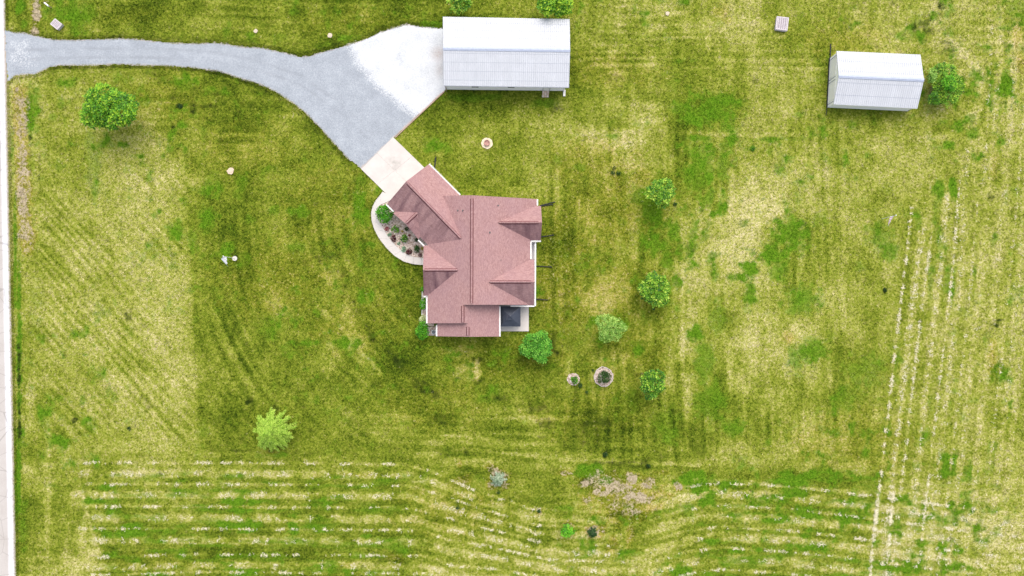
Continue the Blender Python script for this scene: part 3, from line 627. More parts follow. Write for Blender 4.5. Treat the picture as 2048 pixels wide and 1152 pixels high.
b = MB(); b.slab([P(843.5, 652, .04), P(868, 652, .04), P(868, 585, .04), P(844.5, 585, .04)], .1, 0, 0)
b.slab([P(853, 671, .04), P(880, 671, .04), P(880, 653, .04), P(853, 653, .04)], .1, 0, 0)
tag(b.build('foundation_bed', MULCH), kind='structure')
b = MB(); b.bar(P(843.6, 652, .07), P(844.6, 580, .07), .09, .16); tag(b.build('bed_edging', WHITE), kind='structure')
slabs('patio', [[(996, 606), (1057.5, 606), (1057.5, 662.5), (996, 662.5)]], CONC, .12, .0)

# ------------------------------------------------------------------ the house
HE, HR = 2.9, 6.6
house = empty('house', P(950, 510), 'large house with a red shingle roof of many gables and an angled garage wing', 'house')
TH = .2
rf = MB(); stains = []
def slope(pts, stain=0.0):
    """roof slope: pts listed ridge-first (ridge a, ridge b, eave b, eave a [, more])"""
    p = [Vector(q) for q in pts]
    along = (p[1] - p[0]).normalized(); down = (p[3] - p[0]); down = (down - along * down.dot(along)).normalized()
    n = (p[1] - p[0]).cross(p[2] - p[0])
    if n.z < 0: p = p[::-1]
    s0 = len(rf.v); rf.slab(p, TH, 0, 1, (along, down)); stains.append((s0, len(rf.v), stain))
def gable(r0, r1, zr, eL, zL, eR, zR, sL=0, sR=0):
    """r0,r1 ridge ends (plan); eL,eR pairs of eave ends in the same order"""
    slope([P(*r0, zr), P(*r1, zr), P(*eL[1], zL), P(*eL[0], zL)], sL)
    slope([P(*r0, zr), P(*r1, zr), P(*eR[1], zR), P(*eR[0], zR)], sR)
zB = 5.86; zC = 5.5
# main block
slope([P(944, 390.5, HR), P(943, 609.5, HR), P(925.5, 609.5, zB), P(855, 609.5, HE), P(855, 391.5, HE)], .06)
slope([P(944, 390.5, HR), P(943, 609.5, HR), P(1061, 609.5, HE), P(1061, 452, HE), P(1073.5, 452, 2.5), P(1073.5, 398, 2.5)], .04)
# south wing, two steps
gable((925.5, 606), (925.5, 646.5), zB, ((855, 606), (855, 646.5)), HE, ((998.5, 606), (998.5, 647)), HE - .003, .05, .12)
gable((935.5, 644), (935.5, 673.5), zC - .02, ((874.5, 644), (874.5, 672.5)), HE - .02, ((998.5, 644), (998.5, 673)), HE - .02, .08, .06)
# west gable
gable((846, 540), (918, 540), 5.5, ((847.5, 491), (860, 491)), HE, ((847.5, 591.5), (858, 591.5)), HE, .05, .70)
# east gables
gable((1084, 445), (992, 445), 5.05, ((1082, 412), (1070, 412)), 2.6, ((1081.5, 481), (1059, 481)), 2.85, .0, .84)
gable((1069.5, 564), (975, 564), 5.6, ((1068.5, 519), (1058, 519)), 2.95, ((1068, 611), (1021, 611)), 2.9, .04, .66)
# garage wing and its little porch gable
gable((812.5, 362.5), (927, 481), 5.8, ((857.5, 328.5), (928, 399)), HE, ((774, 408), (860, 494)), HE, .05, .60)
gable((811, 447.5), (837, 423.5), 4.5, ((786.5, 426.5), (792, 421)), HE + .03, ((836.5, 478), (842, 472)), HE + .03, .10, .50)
roof = rf.build('roof', [SHINGLE, WHITE], house)
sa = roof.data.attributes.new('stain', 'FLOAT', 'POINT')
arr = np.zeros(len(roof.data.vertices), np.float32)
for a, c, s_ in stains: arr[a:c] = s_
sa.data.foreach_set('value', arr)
# ridge vents
def ridge_cap(a, b_, z, slope_l=.55, w=.38, parent=roof, mats=(SHINGLE, VENTDARK)):
    A, B = P(*a, z + .03), P(*b_, z + .03); d = (B - A).normalized(); s = d.cross(Vector((0, 0, 1))).normalized(); h = .09
    m = MB(); q = lambda e, o, k: e + s * o + Vector((0, 0, k))
    drop = w / 2 * slope_l
    for sg in (1, -1):
        pts = [q(A, 0, h), q(B, 0, h), q(B, sg * w * .34, h - drop * .68), q(A, sg * w * .34, h - drop * .68)]
        m.face(pts if sg < 0 else pts[::-1], 0, [(0, 0), (0, 5), (.2, 5), (.2, 0)])
        pts = [q(A, sg * w * .34, h - drop * .68), q(B, sg * w * .34, h - drop * .68), q(B, sg * w * .60, -drop * 1.2), q(A, sg * w * .60, -drop * 1.2)]
        m.face(pts if sg < 0 else pts[::-1], 1)
    for e in (A, B):
        m.face([q(e, w * .6, -drop * 1.2), q(e, w * .34, h - drop * .68), q(e, 0, h), q(e, -w * .34, h - drop * .68), q(e, -w * .6, -drop * 1.2)], 1)
    return m.build('ridge_cap', list(mats), parent)
ridge_cap((943.8, 397), (943, 606.5), HR); ridge_cap((925.5, 612), (925.5, 645), zB); ridge_cap((935.5, 654), (935.5, 671), zC)
ridge_cap((849, 540), (915, 540), 5.5, .75); ridge_cap((1077, 445), (998, 445), 5.05, .95); ridge_cap((1062, 564), (980, 564), 5.6, .9)
ridge_cap((815, 366.5), (921, 476), 5.8, .8); ridge_cap((812.5, 446), (833, 427), 4.5, .7)
LEADP = plain('lead_vent_boot', (.10, .09, .09), .6, .4)
for u, v, z in ((916, 421, 5.45), (926, 421, 5.85), (996, 411, 4.95), (979.5, 465, 5.5), (1002, 520, 4.7)):
    m = MB(); c = P(u, v, z); m.tube([c - Vector((0, 0, .5)), c + Vector((0, 0, .28))], .06, 8); m.disc((c.x, c.y, c.z - .02), .14, .06, 10)
    m.build('vent_pipe', LEADP, roof)
# gutters and fascia
def gutter(a, za, b_, zb=None, w=.17, off=0.0):
    zb = za if zb is None else zb
    A, B = P(*a, za - .06), P(*b_, zb - .06); d = (B - A).normalized(); s = d.cross(Vector((0, 0, 1))).normalized()
    if off: A += s * off; B += s * off
    m = MB()
    for o, ww, hh, dz in ((-w / 2, .03, .15, 0), (w / 2, .03, .15, 0), (0, w + .03, .03, -.075)):
        m.bar(A + s * o + Vector((0, 0, dz)), B + s * o + Vector((0, 0, dz)), ww, hh)
    m.build('gutter', WHITE, house)
for g_ in (((858.6, 327.6), HE, (920.5, 389.6)), ((772.9, 409), HE, (787, 423)), ((836.5, 480), HE, (851, 494)), ((853.7, 593), HE, (853.7, 646.5)), ((873.3, 650), HE, (873.3, 672.5)),
           ((999.8, 613), HE, (999.8, 673)), ((1074.9, 398.5), 2.5, (1074.9, 411)), ((1062, 483), HE, (1062, 518)), ((847, 593), HE, (855, 593)), ((1021, 612.2), HE, (1069, 612.2)), ((1062, 482.4), 2.85, (1082, 482.4))):
    gutter(*g_)
# walls: one pentagonal block under each roof
wl = MB()
def block(r0, r1, zr, eL, eR, ze, oh=.45, z0=0.0):
    R0, R1 = P(*r0, zr), P(*r1, zr); d = (R1 - R0); d.z = 0; d.normalize(); s = Vector((-d.y, d.x, 0))
    L = [P(*eL[0], ze), P(*eL[1], ze)]; Rr = [P(*eR[0], ze), P(*eR[1], ze)]
    sg = 1 if (L[0] - R0).dot(s) > 0 else -1
    pent = []
    for k in (0, 1):
        along = d * (oh if k == 0 else -oh)
        l = L[k] + along - s * sg * oh; r_ = Rr[k] + along + s * sg * oh; t = (R0 if k == 0 else R1) + along
        dl = (zr - ze) * oh / max(.1, abs((L[k] - (R0 if k == 0 else R1)).dot(s)))
        zt = ze - TH - .06 + dl
        pent.append([Vector((l.x, l.y, z0)), Vector((r_.x, r_.y, z0)), Vector((r_.x, r_.y, zt)), Vector((t.x, t.y, zr - TH - .08)), Vector((l.x, l.y, zt))])
    a, b_ = pent
    wl.face(a); wl.face(b_[::-1])
    for i in range(5): j = (i + 1) % 5; wl.face([a[i], b_[i], b_[j], a[j]])
    return pent
bm_ = block((944, 390.5), (943, 609.5), HR, ((855, 391.5), (855, 609.5)), ((1061, 398), (1061, 609.5)), HE)
bB = block((925.5, 600), (925.5, 646.5), zB, ((855, 600), (855, 646.5)), ((998.5, 600), (998.5, 647)), HE, .47)
bC = block((935.5, 640), (935.5, 673.5), zC, ((874.5, 640), (874.5, 672.5)), ((998.5, 640), (998.5, 673)), HE, .5)
bW = block((846, 540), (900, 540), 5.5, ((847.5, 491), (900, 491)), ((847.5, 591.5), (900, 591.5)), HE, .43)
bE = block((1084, 445), (1010, 445), 5.05, ((1082, 412), (1010, 412)), ((1081.5, 481), (1010, 481)), 2.7, .42)
bE2 = block((1069.5, 564), (990, 564), 5.6, ((1068.5, 519), (990, 519)), ((1068, 611), (990, 611)), HE, .44)
bG = block((812.5, 362.5), (915, 468), 5.8, ((857.5, 328.5), (920, 391)), ((774, 408), (850, 484)), HE, .46)
bP = block((811, 447.5), (830, 430), 4.5, ((786.5, 426.5), (800, 413)), ((836.5, 478), (850, 464)), HE, .35)
wl.build('wall', SIDING, house)
def opening(name, a, b_, t, z, w, h, pane=GLASS, frame=WHITE, mull=1):
    """frame + pane on the wall running a->b (outside on the right-hand side)"""
    a, b_ = Vector((a.x, a.y, 0)), Vector((b_.x, b_.y, 0)); d = (b_ - a).normalized(); n = Vector((d.y, -d.x, 0))
    c = a + (b_ - a) * t + Vector((0, 0, z)); rz = math.atan2(d.y, d.x)
    f = MB(); k = .08
    for o, dd in (((-w / 2, 0), (k, .1, h)), ((w / 2, 0), (k, .1, h)), ((0, -h / 2), (w + k, .12, k)), ((0, h / 2), (w + k, .12, k))):
        q = c + d * o[0] + Vector((0, 0, o[1])) + n * .03; f.box(q, dd, rz)
    if mull: f.box(c + n * .03, (w, .06, .05), rz)
    fo = f.build(name, frame, house)
    g = MB(); g.box(c + n * .012, (w - k, .03, h - k), rz); g.build('pane' if name == 'window' else 'panel', pane, fo)
def wall_of(p, i):           # i: 0 = left side, 1 = right side, 2 = end 0, 3 = end 1
    a, b_ = p
    q = {0: (a[0], b_[0]), 1: (a[1], b_[1]), 2: (a[0], a[1]), 3: (b_[0], b_[1])}[i]
    cen = (a[0] + a[1] + b_[0] + b_[1]) / 4; d = q[1] - q[0]; n = Vector((d.y, -d.x, 0))
    return q if ((q[0] + q[1]) / 2 - cen).dot(n) > 0 else (q[1], q[0])
for p, i, t in ((bB, 0, .55), (bB, 0, .85), (bC, 0, .7), (bC, 3, .25), (bC, 3, .7), (bW, 2, .25), (bW, 2, .75), (bm_, 2, .62), (bm_, 2, .85), (bE, 2, .3), (bE, 2, .7), (bE2, 2, .2), (bE2, 2, .8), (bG, 0, .3), (bG, 0, .7)):
    opening('window', *wall_of(p, i), t, 1.5, 1.0, 1.5)
opening('garage_door', *wall_of(bG, 2), .5, 1.1, 4.8, 2.2, DOORM, WHITE, 0)
opening('patio_door', *wall_of(bE2, 2), .5, 1.1, 1.8, 2.1, GLASS, WHITE, 0)
opening('front_door', *wall_of(bP, 2), .5, 1.05, 1.0, 2.05, plain('front_door_paint', (.14, .03, .03), .5), WHITE, 0)
# east porch under the eave: floor, white beam and posts
m = MB(); m.slab([P(1058, 610, .3), P(1070.5, 610, .3), P(1070.5, 480, .3), P(1058, 480, .3)], .3, 0, 0); m.build('porch_floor', CONC2, house)
m = MB(); m.bar(P(1070.9, 482, 2.35), P(1070.4, 612, 2.35), .2, .22); m.build('porch_beam', WHITE, house)
for v in (486, 518, 565, 609):
    m = MB(); c = P(1070.2, v, 0); m.box((c.x, c.y, 1.12), (.14, .14, 2.24)); m.build('porch_post', WHITE, house)
# downspout extensions lying on the grass
def drain(pts, parent, r=.075, z=.1):
    m = MB(); q = [P(u, v, z) for u, v in pts]; pp = []
    n = max(6, int((q[-1] - q[0]).length / .12))
    for k in range(n + 1): pp.append(q[0] + (q[-1] - q[0]) * (k / n))
    m.tube(pp, [r * (1.12 if k % 2 else .9) for k in range(n + 1)], 8); return m.build('drain_pipe', BLACKP, parent)
for a, c in (((868.5, 340), (872, 313)), ((869, 338), (870.5, 316)), ((1079, 411.5), (1110, 404)), ((1081, 412), (1106, 409)), ((1080, 474), (1108, 470)), ((1069, 532), (1104, 534)), ((1067, 598), (1096, 600))):
    drain((a, c), house)
# heat-pump unit in the south-west corner
ac = empty('air_conditioner', P(868, 664), 'pale grey air-conditioning unit tucked in the corner at the south end of the house', 'air conditioner')
c = P(868.5, 664, 0); m = MB(); m.box((c.x, c.y, .42), (.62, .62, .8)); m.build('casing', plain('grey_casing', (.42, .44, .45), .5), ac)
m = MB(); m.disc((c.x, c.y, .822), .26, .03, 18)
for k in range(6): m.bar((c.x + .25 * math.cos(k * math.pi / 6), c.y + .25 * math.sin(k * math.pi / 6), .87), (c.x - .25 * math.cos(k * math.pi / 6), c.y - .25 * math.sin(k * math.pi / 6), .87 + .0), .015, .012 + k * .001)
m.build('fan_grille', plain('dark_grille', (.10, .11, .12), .5), ac)

# ------------------------------------------------------------------ metal outbuildings
def ribbed(b, ra, rb_, ea, eb, spacing=.30, rib=.045, off=0.0):
    """ribbed metal slope between a ridge and an eave, ribs run down the slope"""
    ra, rb_, ea, eb = map(Vector, (ra, rb_, ea, eb)); L = (rb_ - ra).length; n = int(L / spacing); up = (rb_ - ra).cross(ea - ra).normalized()
    if up.z < 0: up = -up
    Ls = (ea - ra).length
    prev = None
    for k in range(n + 1):
        for o, hgt in ((-.055, 0), (-.025, rib), (.025, rib), (.055, 0)):
            t = (k * spacing + .06 + o) / L
            if t > 1: t = 1
            if t < 0: t = 0
            top = ra + (rb_ - ra) * t + up * hgt; bot = ea + (eb - ea) * t + up * hgt
            if prev and (top - prev[0]).length > 1e-5:
                q = [prev[0], top, bot, prev[1]]; uv = [(prev[2], 0), (t * L, 0), (t * L, Ls), (prev[2], Ls)]
                nn = (q[1] - q[0]).cross(q[2] - q[0])
                if nn.z < 0: q = q[::-1]; uv = uv[::-1]
                b.face(q, 0, uv)
            prev = (top, bot, t * L)
    q = [prev[0], rb_, eb, prev[1]]
    if (rb_ - prev[0]).length > 1e-3:
        nn = (q[1] - q[0]).cross(q[2] - q[0]); b.face(q if nn.z > 0 else q[::-1], 0, [(0, 0)] * 4)
def outbuilding(name, label, ridge, zr, nE, sE, ze, wallc, roofm, th=.12):
    """ridge=(W,E) plan points, nE/sE eaves (W,E), wallc = wall corners at ground NW NE SE SW"""
    o = empty(name, P(*ridge[0]).lerp(P(*ridge[1]), .5) * 1.0, label, 'shed' if name == 'shed' else 'barn')
    o.location.z = 0
    rw, re = P(*ridge[0], zr), P(*ridge[1], zr); nw, ne = P(*nE[0], ze), P(*nE[1], ze); sw, se = P(*sE[0], ze), P(*sE[1], ze)
    b = MB(); ribbed(b, rw, re, nw, ne); ribbed(b, rw, re, sw, se)
    dz = Vector((0, 0, th)); lo = Vector((0, 0, .02))
    for q in ([rw, re, ne, nw], [rw, re, se, sw]):
        t = [x - lo for x in q]; l = [x - dz for x in q]
        for i in range(4): j = (i + 1) % 4; b.face([t[i], t[j], l[j], l[i]], 1)
        b.face(l, 1)
    ro = b.build('roof', [roofm, WHITE], o)
    c = MB(); d = (re - rw).normalized(); s = d.cross(Vector((0, 0, 1))).normalized(); w = .27
    pn = (rw - nw); hz = math.hypot(pn.x, pn.y); sl = (zr - ze) / hz
    for sg in (1, -1):
        q = [rw + Vector((0, 0, .09)), re + Vector((0, 0, .09)), re + s * sg * w + Vector((0, 0, .07 - w * sl)), rw + s * sg * w + Vector((0, 0, .07 - w * sl))]
        c.face(q if sg < 0 else q[::-1]); l = [x - Vector((0, 0, .05)) for x in q]; c.face([q[2], q[3], l[3], l[2]])
    c.build('ridge_cap', RIDGEM, ro)
    wc = [P(u, v, 0) for u, v in wallc]         # NW NE SE SW
    m = MB(); NW, NE, SE, SW = wc
    up = lambda p, z: Vector((p.x, p.y, z))
    zt = ze - .02
    m.face([SW, SE, up(SE, zt), up(SW, zt)]); m.face([NE, NW, up(NW, zt), up(NE, zt)])
    mw, mE = (NW + SW) / 2, (NE + SE) / 2
    m.face([NW, SW, up(SW, zt), up(mw, zr - .16), up(NW, zt)]); m.face([SE, NE, up(NE, zt), up(mE, zr - .16), up(SE, zt)])
    m.build('wall', plain('white_metal_siding', (.86, .84, .82), .5, .3, 0, .03), o)
    return o, wc, ro
barn, bw, _ = outbuilding('metal_barn', 'long pale metal-roofed barn at the end of the gravel driveway', ((886, 97), (1140.3, 100.6)), 4.6,
        ((885.5, 33.5), (1139.4, 38.2)), ((887, 170.8), (1138, 174.3)), 3.4, ((892, 61), (1129, 65), (1129, 181.8), (892, 179)), ZINC)
shed, sw_, _ = outbuilding('shed', 'smaller white metal-roofed shed standing alone beside a leafy bush', ((1677, 152.3), (1848, 160)), 3.5,
        ((1673, 102), (1841, 109.3)), ((1666.8, 208.8), (1834.7, 217.3)), 2.4, ((1659.5, 116.5), (1818, 123.5), (1813.5, 222.3), (1654.5, 215)), ZINC2)
GREYT = plain('grey_trim', (.25, .26, .29), .6)
def wall_part(name, o, a, b_, t, z, w, h, mat, outw=1, d=.04):
    a, b_ = Vector(a), Vector(b_); dd = (b_ - a).normalized(); n = Vector((dd.y, -dd.x, 0)); rz = math.atan2(dd.y, dd.x); c = a + (b_ - a) * t + n * (d / 2 + .003)
    m = MB(); m.box((c.x, c.y, z), (w, d, h), rz); return m.build(name, mat, o)
NW, NE, SE, SW = bw
dr = wall_part('door', barn, SW, SE, .845, 1.2, .95, 2.1, WHITE)
m = MB(); dd = (SE - SW).normalized(); nn = Vector((dd.y, -dd.x, 0)); c0 = SW + (SE - SW) * .845
for o_, w_, h_, z_ in ((-.52, .07, 2.2, 1.2), (.52, .07, 2.2, 1.2), (0, .97, .07, 2.29)):
    q = c0 + dd * o_ + nn * .05; m.box((q.x, q.y, z_), (w_, .06, h_), math.atan2(dd.y, dd.x))
m.build('door_frame', GREYT, dr)
for t in (.25, .55): opening_w = wall_part('window', barn, SW, SE, t, 1.7, 1.0, .9, GLASS)
for t in (.27, .73): wall_part('overhead_door', barn, NW, SW, t, 1.45, 3.4, 2.8, DOORM)
for q in (SW + (SE - SW) * .004, SE - (SE - SW) * .006):
    m = MB(); qq = q + nn * .08; m.tube([qq + Vector((0, 0, 3.25)), qq + Vector((0, 0, .3)), qq + nn * .25 + Vector((0, 0, .1))], .055, 6)
    m.build('downspout', plain('brown_downspout', (.16, .10, .08), .5) if q.x < 0 else WHITE, barn)
m = MB(); a, c = P(887, 171.6, 3.36), P(1138, 175.1, 3.36); m.bar(a, c, .10, .12); m.build('gutter', GREYT, barn)
NW, NE, SE, SW = sw_
for t in (.26, .74):
    d_ = wall_part('shed_door', shed, NW, SW, t, 1.15, 2.7, 2.2, WHITE)
m = MB()
dd = (SW - NW).normalized(); nn = Vector((dd.y, -dd.x, 0))
for t in (.5, .055, .955):
    q = NW + (SW - NW) * t + nn * .06
    for o_ in (-.22, .22) if t == .5 else (0,):
        m = MB(); m.box((q.x + dd.x * o_, q.y + dd.y * o_, 1.18), (.05, .05, 2.3), math.atan2(dd.y, dd.x)); m.build('door_trim', GREYT, shed)
m = MB()
q = SE + (SE - SW).normalized() * .05; m.box((q.x, q.y, 1.15), (.09, .09, 2.3)); m.build('corner_trim', GREYT, shed)
m = MB(); a, c = NW + nn * .1, SW + nn * .1; m.bar(a + Vector((0, 0, .08)), c + Vector((0, 0, .08)), .12, .16); m.build('base_skirt', BLACKP, shed)
drain(((1660.5, 117), (1661.5, 88)), shed, .085); drain(((1654.5, 213), (1652, 231)), shed, .05)

# step pavers and splash block by the barn door
PAV = plain('tan_paver', (.60, .45, .33), .9, .1, 0, .12, 2); PAV2 = plain('buff_paver', (.66, .55, .46), .9, .1, 0, .12, 2)
for i in range(3):
    for j in range(3):
        u = 1086.8 + i * 4.6 - j * .4; v = 184.2 + j * 4.3
        m = MB(); c = P(u, v, 0); m.box((c.x, c.y, .06), (.31, .295, .12), R(-1))
        nm = ('left', 'middle', 'right')[i]; rw_ = ('touching the barn door', 'in the middle row', 'in the row farthest from the barn door')[j]
        tag(m.build('stepping_paver', PAV if (i + j) % 2 else PAV2), f'tan square paver, {nm} column, {rw_}', 'paver', 'pavers at the barn door')
m = MB(); c = P(1128.5, 186.5, 0); m.box((c.x, c.y, .05), (.36, .95, .1), R(-1)); m.box((c.x - .15, c.y, .12), (.06, .95, .05), R(-1)); m.box((c.x + .15, c.y, .12), (.06, .95, .05), R(-1))
tag(m.build('splash_block', plain('white_concrete', (.72, .69, .66), .9)), 'white concrete splash block under the corner downspout of the barn', 'splash block')

# ------------------------------------------------------------------ gazebo
gz_ = empty('gazebo', P(1020, 632), 'square black metal hardtop gazebo on the white patio', 'gazebo')
GM = Mat('black_metal_sheet', .38, .5); GM.b.inputs['Metallic'].default_value = .35
GM.color(GM.ramp(GM.noise(2, 4), [(.3, (.035, .040, .055)), (.7, (.055, .062, .082))])); GMAT = GM.m
ze_, za = 2.25, 3.05
cor = [P(999.8, 612.5, ze_), P(1040.8, 612.5, ze_), P(1040.8, 652.8, ze_), P(999.8, 652.8, ze_)]
def hip(corners, zt, rib=.25):
    b = MB(); c = sum(corners, Vector()) / 4; c.z = zt
    for i in range(4):
        a, d = corners[i], corners[(i + 1) % 4]; n = int((d - a).length / rib)
        nrm = (d - a).cross(c - a).normalized()
        if nrm.z < 0: nrm = -nrm
        tri = [a, d, c]; nn = (d - a).cross(c - a)
        b.face(tri if nn.z > 0 else tri[::-1])
        for k in range(1, n):
            t = k / n; s = a + (d - a) * t; m_ = (a + d) / 2; h = 1 - abs(t - .5) * 2
            top = s + (c - m_) * (h * .98)
            b.bar(s + nrm * .008, top + nrm * .008, .022, .018)
    for i in range(4): b.bar(corners[i] + Vector((0, 0, .015)), c + Vector((0, 0, .015)), .05, .03)
    for i in range(4): a, d = corners[i], corners[(i + 1) % 4]; b.bar(a - Vector((0, 0, .03)), d - Vector((0, 0, .03)), .06, .08)
    return b
gr = hip(cor, za).build('roof', GMAT, gz_)
cc = sum(cor, Vector()) / 4
hip([cc + Vector((x * .47, y * .47, za - cc.z + .06)) for x, y in ((-1, 1), (1, 1), (1, -1), (-1, -1))], za + .36).build('cupola', GMAT, gr)
for i in range(4):
    q = cor[i] + (cc - cor[i]) * .09; m = MB(); m.box((q.x, q.y, 1.17), (.1, .1, 2.1)); m.build('post', GMAT, gz_)

# ------------------------------------------------------------------ small yard objects
def flagpole(base, top, zt, cloth, label, name='flagpole', disc=True):
    b0 = P(*base, 0); o = empty(name, b0, label, 'flagpole', 'flagpoles')
    m = MB(); m.tube([b0, b0 + Vector((0, 0, zt))], [.05, .03], 8); m.build('pole', plain('white_pole', (.62, .62, .50), .5), o)
    m = MB(); m.tube([b0 + Vector((0, 0, zt + k * .05)) for k in range(4)], [.03, .085, .085, .02], 8); m.build('finial', WHITE, o)
    if disc:
        m = MB(); m.disc(b0, .36, .13, 22); m.build('base', CONC, o)
    # cloth hanging from the top of the pole, gathered at the top and spreading below
    T = Vector((b0.x, b0.y, zt - .08)); n, k = 9, 12; m = MB(); dirv = Vector(cloth['dir']).normalized(); sd = Vector((-dirv.y, dirv.x, 0))
    g = [[T + dirv * (cloth['len'] * j / k * (.35 + .65 * i / n) * cloth.get('sp', 1)) + sd * (.16 * math.sin(j * 1.5 + i * .3) * (j / k))
          + sd * cloth.get('lat', .7) * (i / n - .35) * (.25 + .75 * j / k) - Vector((0, 0, cloth['drop'] * i / n + .25 * (j / k))) for j in range(k + 1)] for i in range(n + 1)]
    for i in range(n):
        for j in range(k):
            mi = 0
            if cloth.get('stripes'): mi = 2 if (i < 4 and j < 5) else (1 if i % 2 else 0)
            m.face([g[i][j], g[i + 1][j], g[i + 1][j + 1], g[i][j + 1]], mi)
    m.build('flag', [plain('white_cloth', (.74, .73, .76), .8, .1, 0, .04), plain('faded_red_cloth', (.52, .22, .20), .8), plain('faded_blue_cloth', (.28, .28, .42), .8)], o)
    return o
flagpole((470, 517), (448, 516), 4.1, dict(dir=(-.30, -1, 0), len=1.3, drop=.75, lat=.75), 'flagpole with a plain white flag on a round white base, west lawn')
flagpole((1764.5, 437.5), (1792, 429), 3.6, dict(dir=(-.75, -.75, 0), len=1.35, drop=.7, lat=.75, stripes=True), 'flagpole with a faded striped flag beside the straw rows', disc=False)

def pit(): 
    c = P(974, 286.5); o = empty('fire_pit', c, 'round stone fire pit with a rusty bowl on the lawn north of the house', 'fire pit')
    m = MB(); m.disc(c, .86, .06, 24, jit=.12); m.build('stone_pad', plain('tan_sand', (.60, .50, .36), .95, .1, 0, .2, 4), o)
    m = MB()
    n = 20; prof = [(.46, .1), (.46, .4), (.38, .42), (.30, .22), (.02, .18)]
    pr = [[(c.x + r * math.cos(k * 2 * math.pi / n), c.y + r * math.sin(k * 2 * math.pi / n), z) for k in range(n)] for r, z in prof]
    for i in range(len(prof) - 1):
        for k in range(n): l = (k + 1) % n; m.face([pr[i][k], pr[i][l], pr[i + 1][l], pr[i + 1][k]])
    m.build('bowl', plain('rusty_bowl', (.40, .23, .19), .8, .2, 0, .35, 5), o)
pit()
def cover(u, v, r, label, col=(.50, .42, .31)):
    c = P(u, v); m = MB(); m.disc(c, r, .07, 14, jit=.35); m.disc((c.x, c.y, c.z + .07), r * .55, .03, 12)
    tag(m.build('stone_cap', plain('tan_cap', col, .9, .1, 0, .1, 5)), label, 'stone cap', 'pale round caps on the lawn')
cover(461, 342, .52, 'pale oval stone cap on the west lawn below the driveway', (.54, .42, .31))
cover(512, 62, .32, 'small pale round cap north of the driveway, farther from the barn')
cover(660, 71, .34, 'small pale round cap north of the driveway, nearer the barn')
cover(1335, 27, .32, 'small pale round cap in the open grass east of the barn')

def slat_box(pts, h, label, rz):
    p = [P(u, v, h) for u, v in pts]; c = sum(p, Vector()) / 4; ctr = Vector((c.x, c.y, 0)); o = empty('utility_box', ctr, label, 'utility box', 'pale utility boxes in the grass')
    ex = (p[1] - p[0]); ey = (p[3] - p[0])
    m = MB(); t = p; lo = [Vector((q.x, q.y, 0)) for q in p]
    inn = [c + (q - c) * .94 for q in p]; lo = [Vector((q.x, q.y, 0)) for q in inn]; ti = [q - Vector((0, 0, .05)) for q in inn]
    for i in range(4): j = (i + 1) % 4; m.face([lo[i], ti[i], ti[j], lo[j]])
    m.build('body', CONC2, o)
    m = MB(); ar = (p[1] - p[0]).cross(p[3] - p[0]).z
    m.slab(p if ar > 0 else p[::-1], .06, 1, 0)
    for k in range(1, 6):
        s = k / 6; a = p[0] + ex * s + ey * .08; b_ = p[0] + ex * s + ey * .92
        m.bar(a + Vector((0, 0, .012)), b_ + Vector((0, 0, .012)), .09, .03)
    for k in (.06, .94): m.bar(p[0] + ey * k + ex * .02 + Vector((0, 0, .016)), p[0] + ey * k + ex * .98 + Vector((0, 0, .016)), .12, .045)
    for k in (.05, .95): m.bar(p[0] + ex * k + ey * .1 + Vector((0, 0, .016)), p[0] + ex * k + ey * .9 + Vector((0, 0, .016)), .12, .045)
    m.build('lid', [plain('pinkish_concrete', (.52, .47, .475), .9, .1, 0, .16, 4), plain('dark_grooves', (.30, .26, .27), .9, .1, 0, .3, 5)], o)
slat_box([(110, 36.5), (125, 48.5), (114.5, 59.5), (100, 48)], .5, 'pale square utility box in the grass by the driveway entrance', 0)
slat_box([(1553.5, 32), (1578.2, 35), (1574.3, 62.5), (1550.3, 59)], .5, 'pinkish white ribbed utility box in the grass west of the shed', 0)
b_ = P(93, 9); o = empty('mailbox', P(92, 10), 'white mailbox on a post by the road north of the driveway', 'mailbox')
m = MB(); a, c = P(89, 5.6, 1.1), P(97, 12, 1.1); mid = (a + c) / 2; dl = (c - a); rz = math.atan2(dl.y, dl.x)
m.box((mid.x, mid.y, 1.05), (dl.length, .22, .16), rz)
nrm = 8; hs = []
for e in (a, c):
    dd = dl.normalized(); s = Vector((-dd.y, dd.x, 0)); hs.append([Vector((e.x, e.y, 1.13)) + s * .11 * math.cos(k * math.pi / nrm) + Vector((0, 0, .11 * math.sin(k * math.pi / nrm))) for k in range(nrm + 1)])
for k in range(nrm): m.face([hs[0][k], hs[1][k], hs[1][k + 1], hs[0][k + 1]])
m.face(hs[0]); m.face(hs[1][::-1]); m.build('box', WHITE, o)
m = MB(); m.box((mid.x, mid.y, .49), (.1, .1, .98)); m.build('post', TIMBER, o)

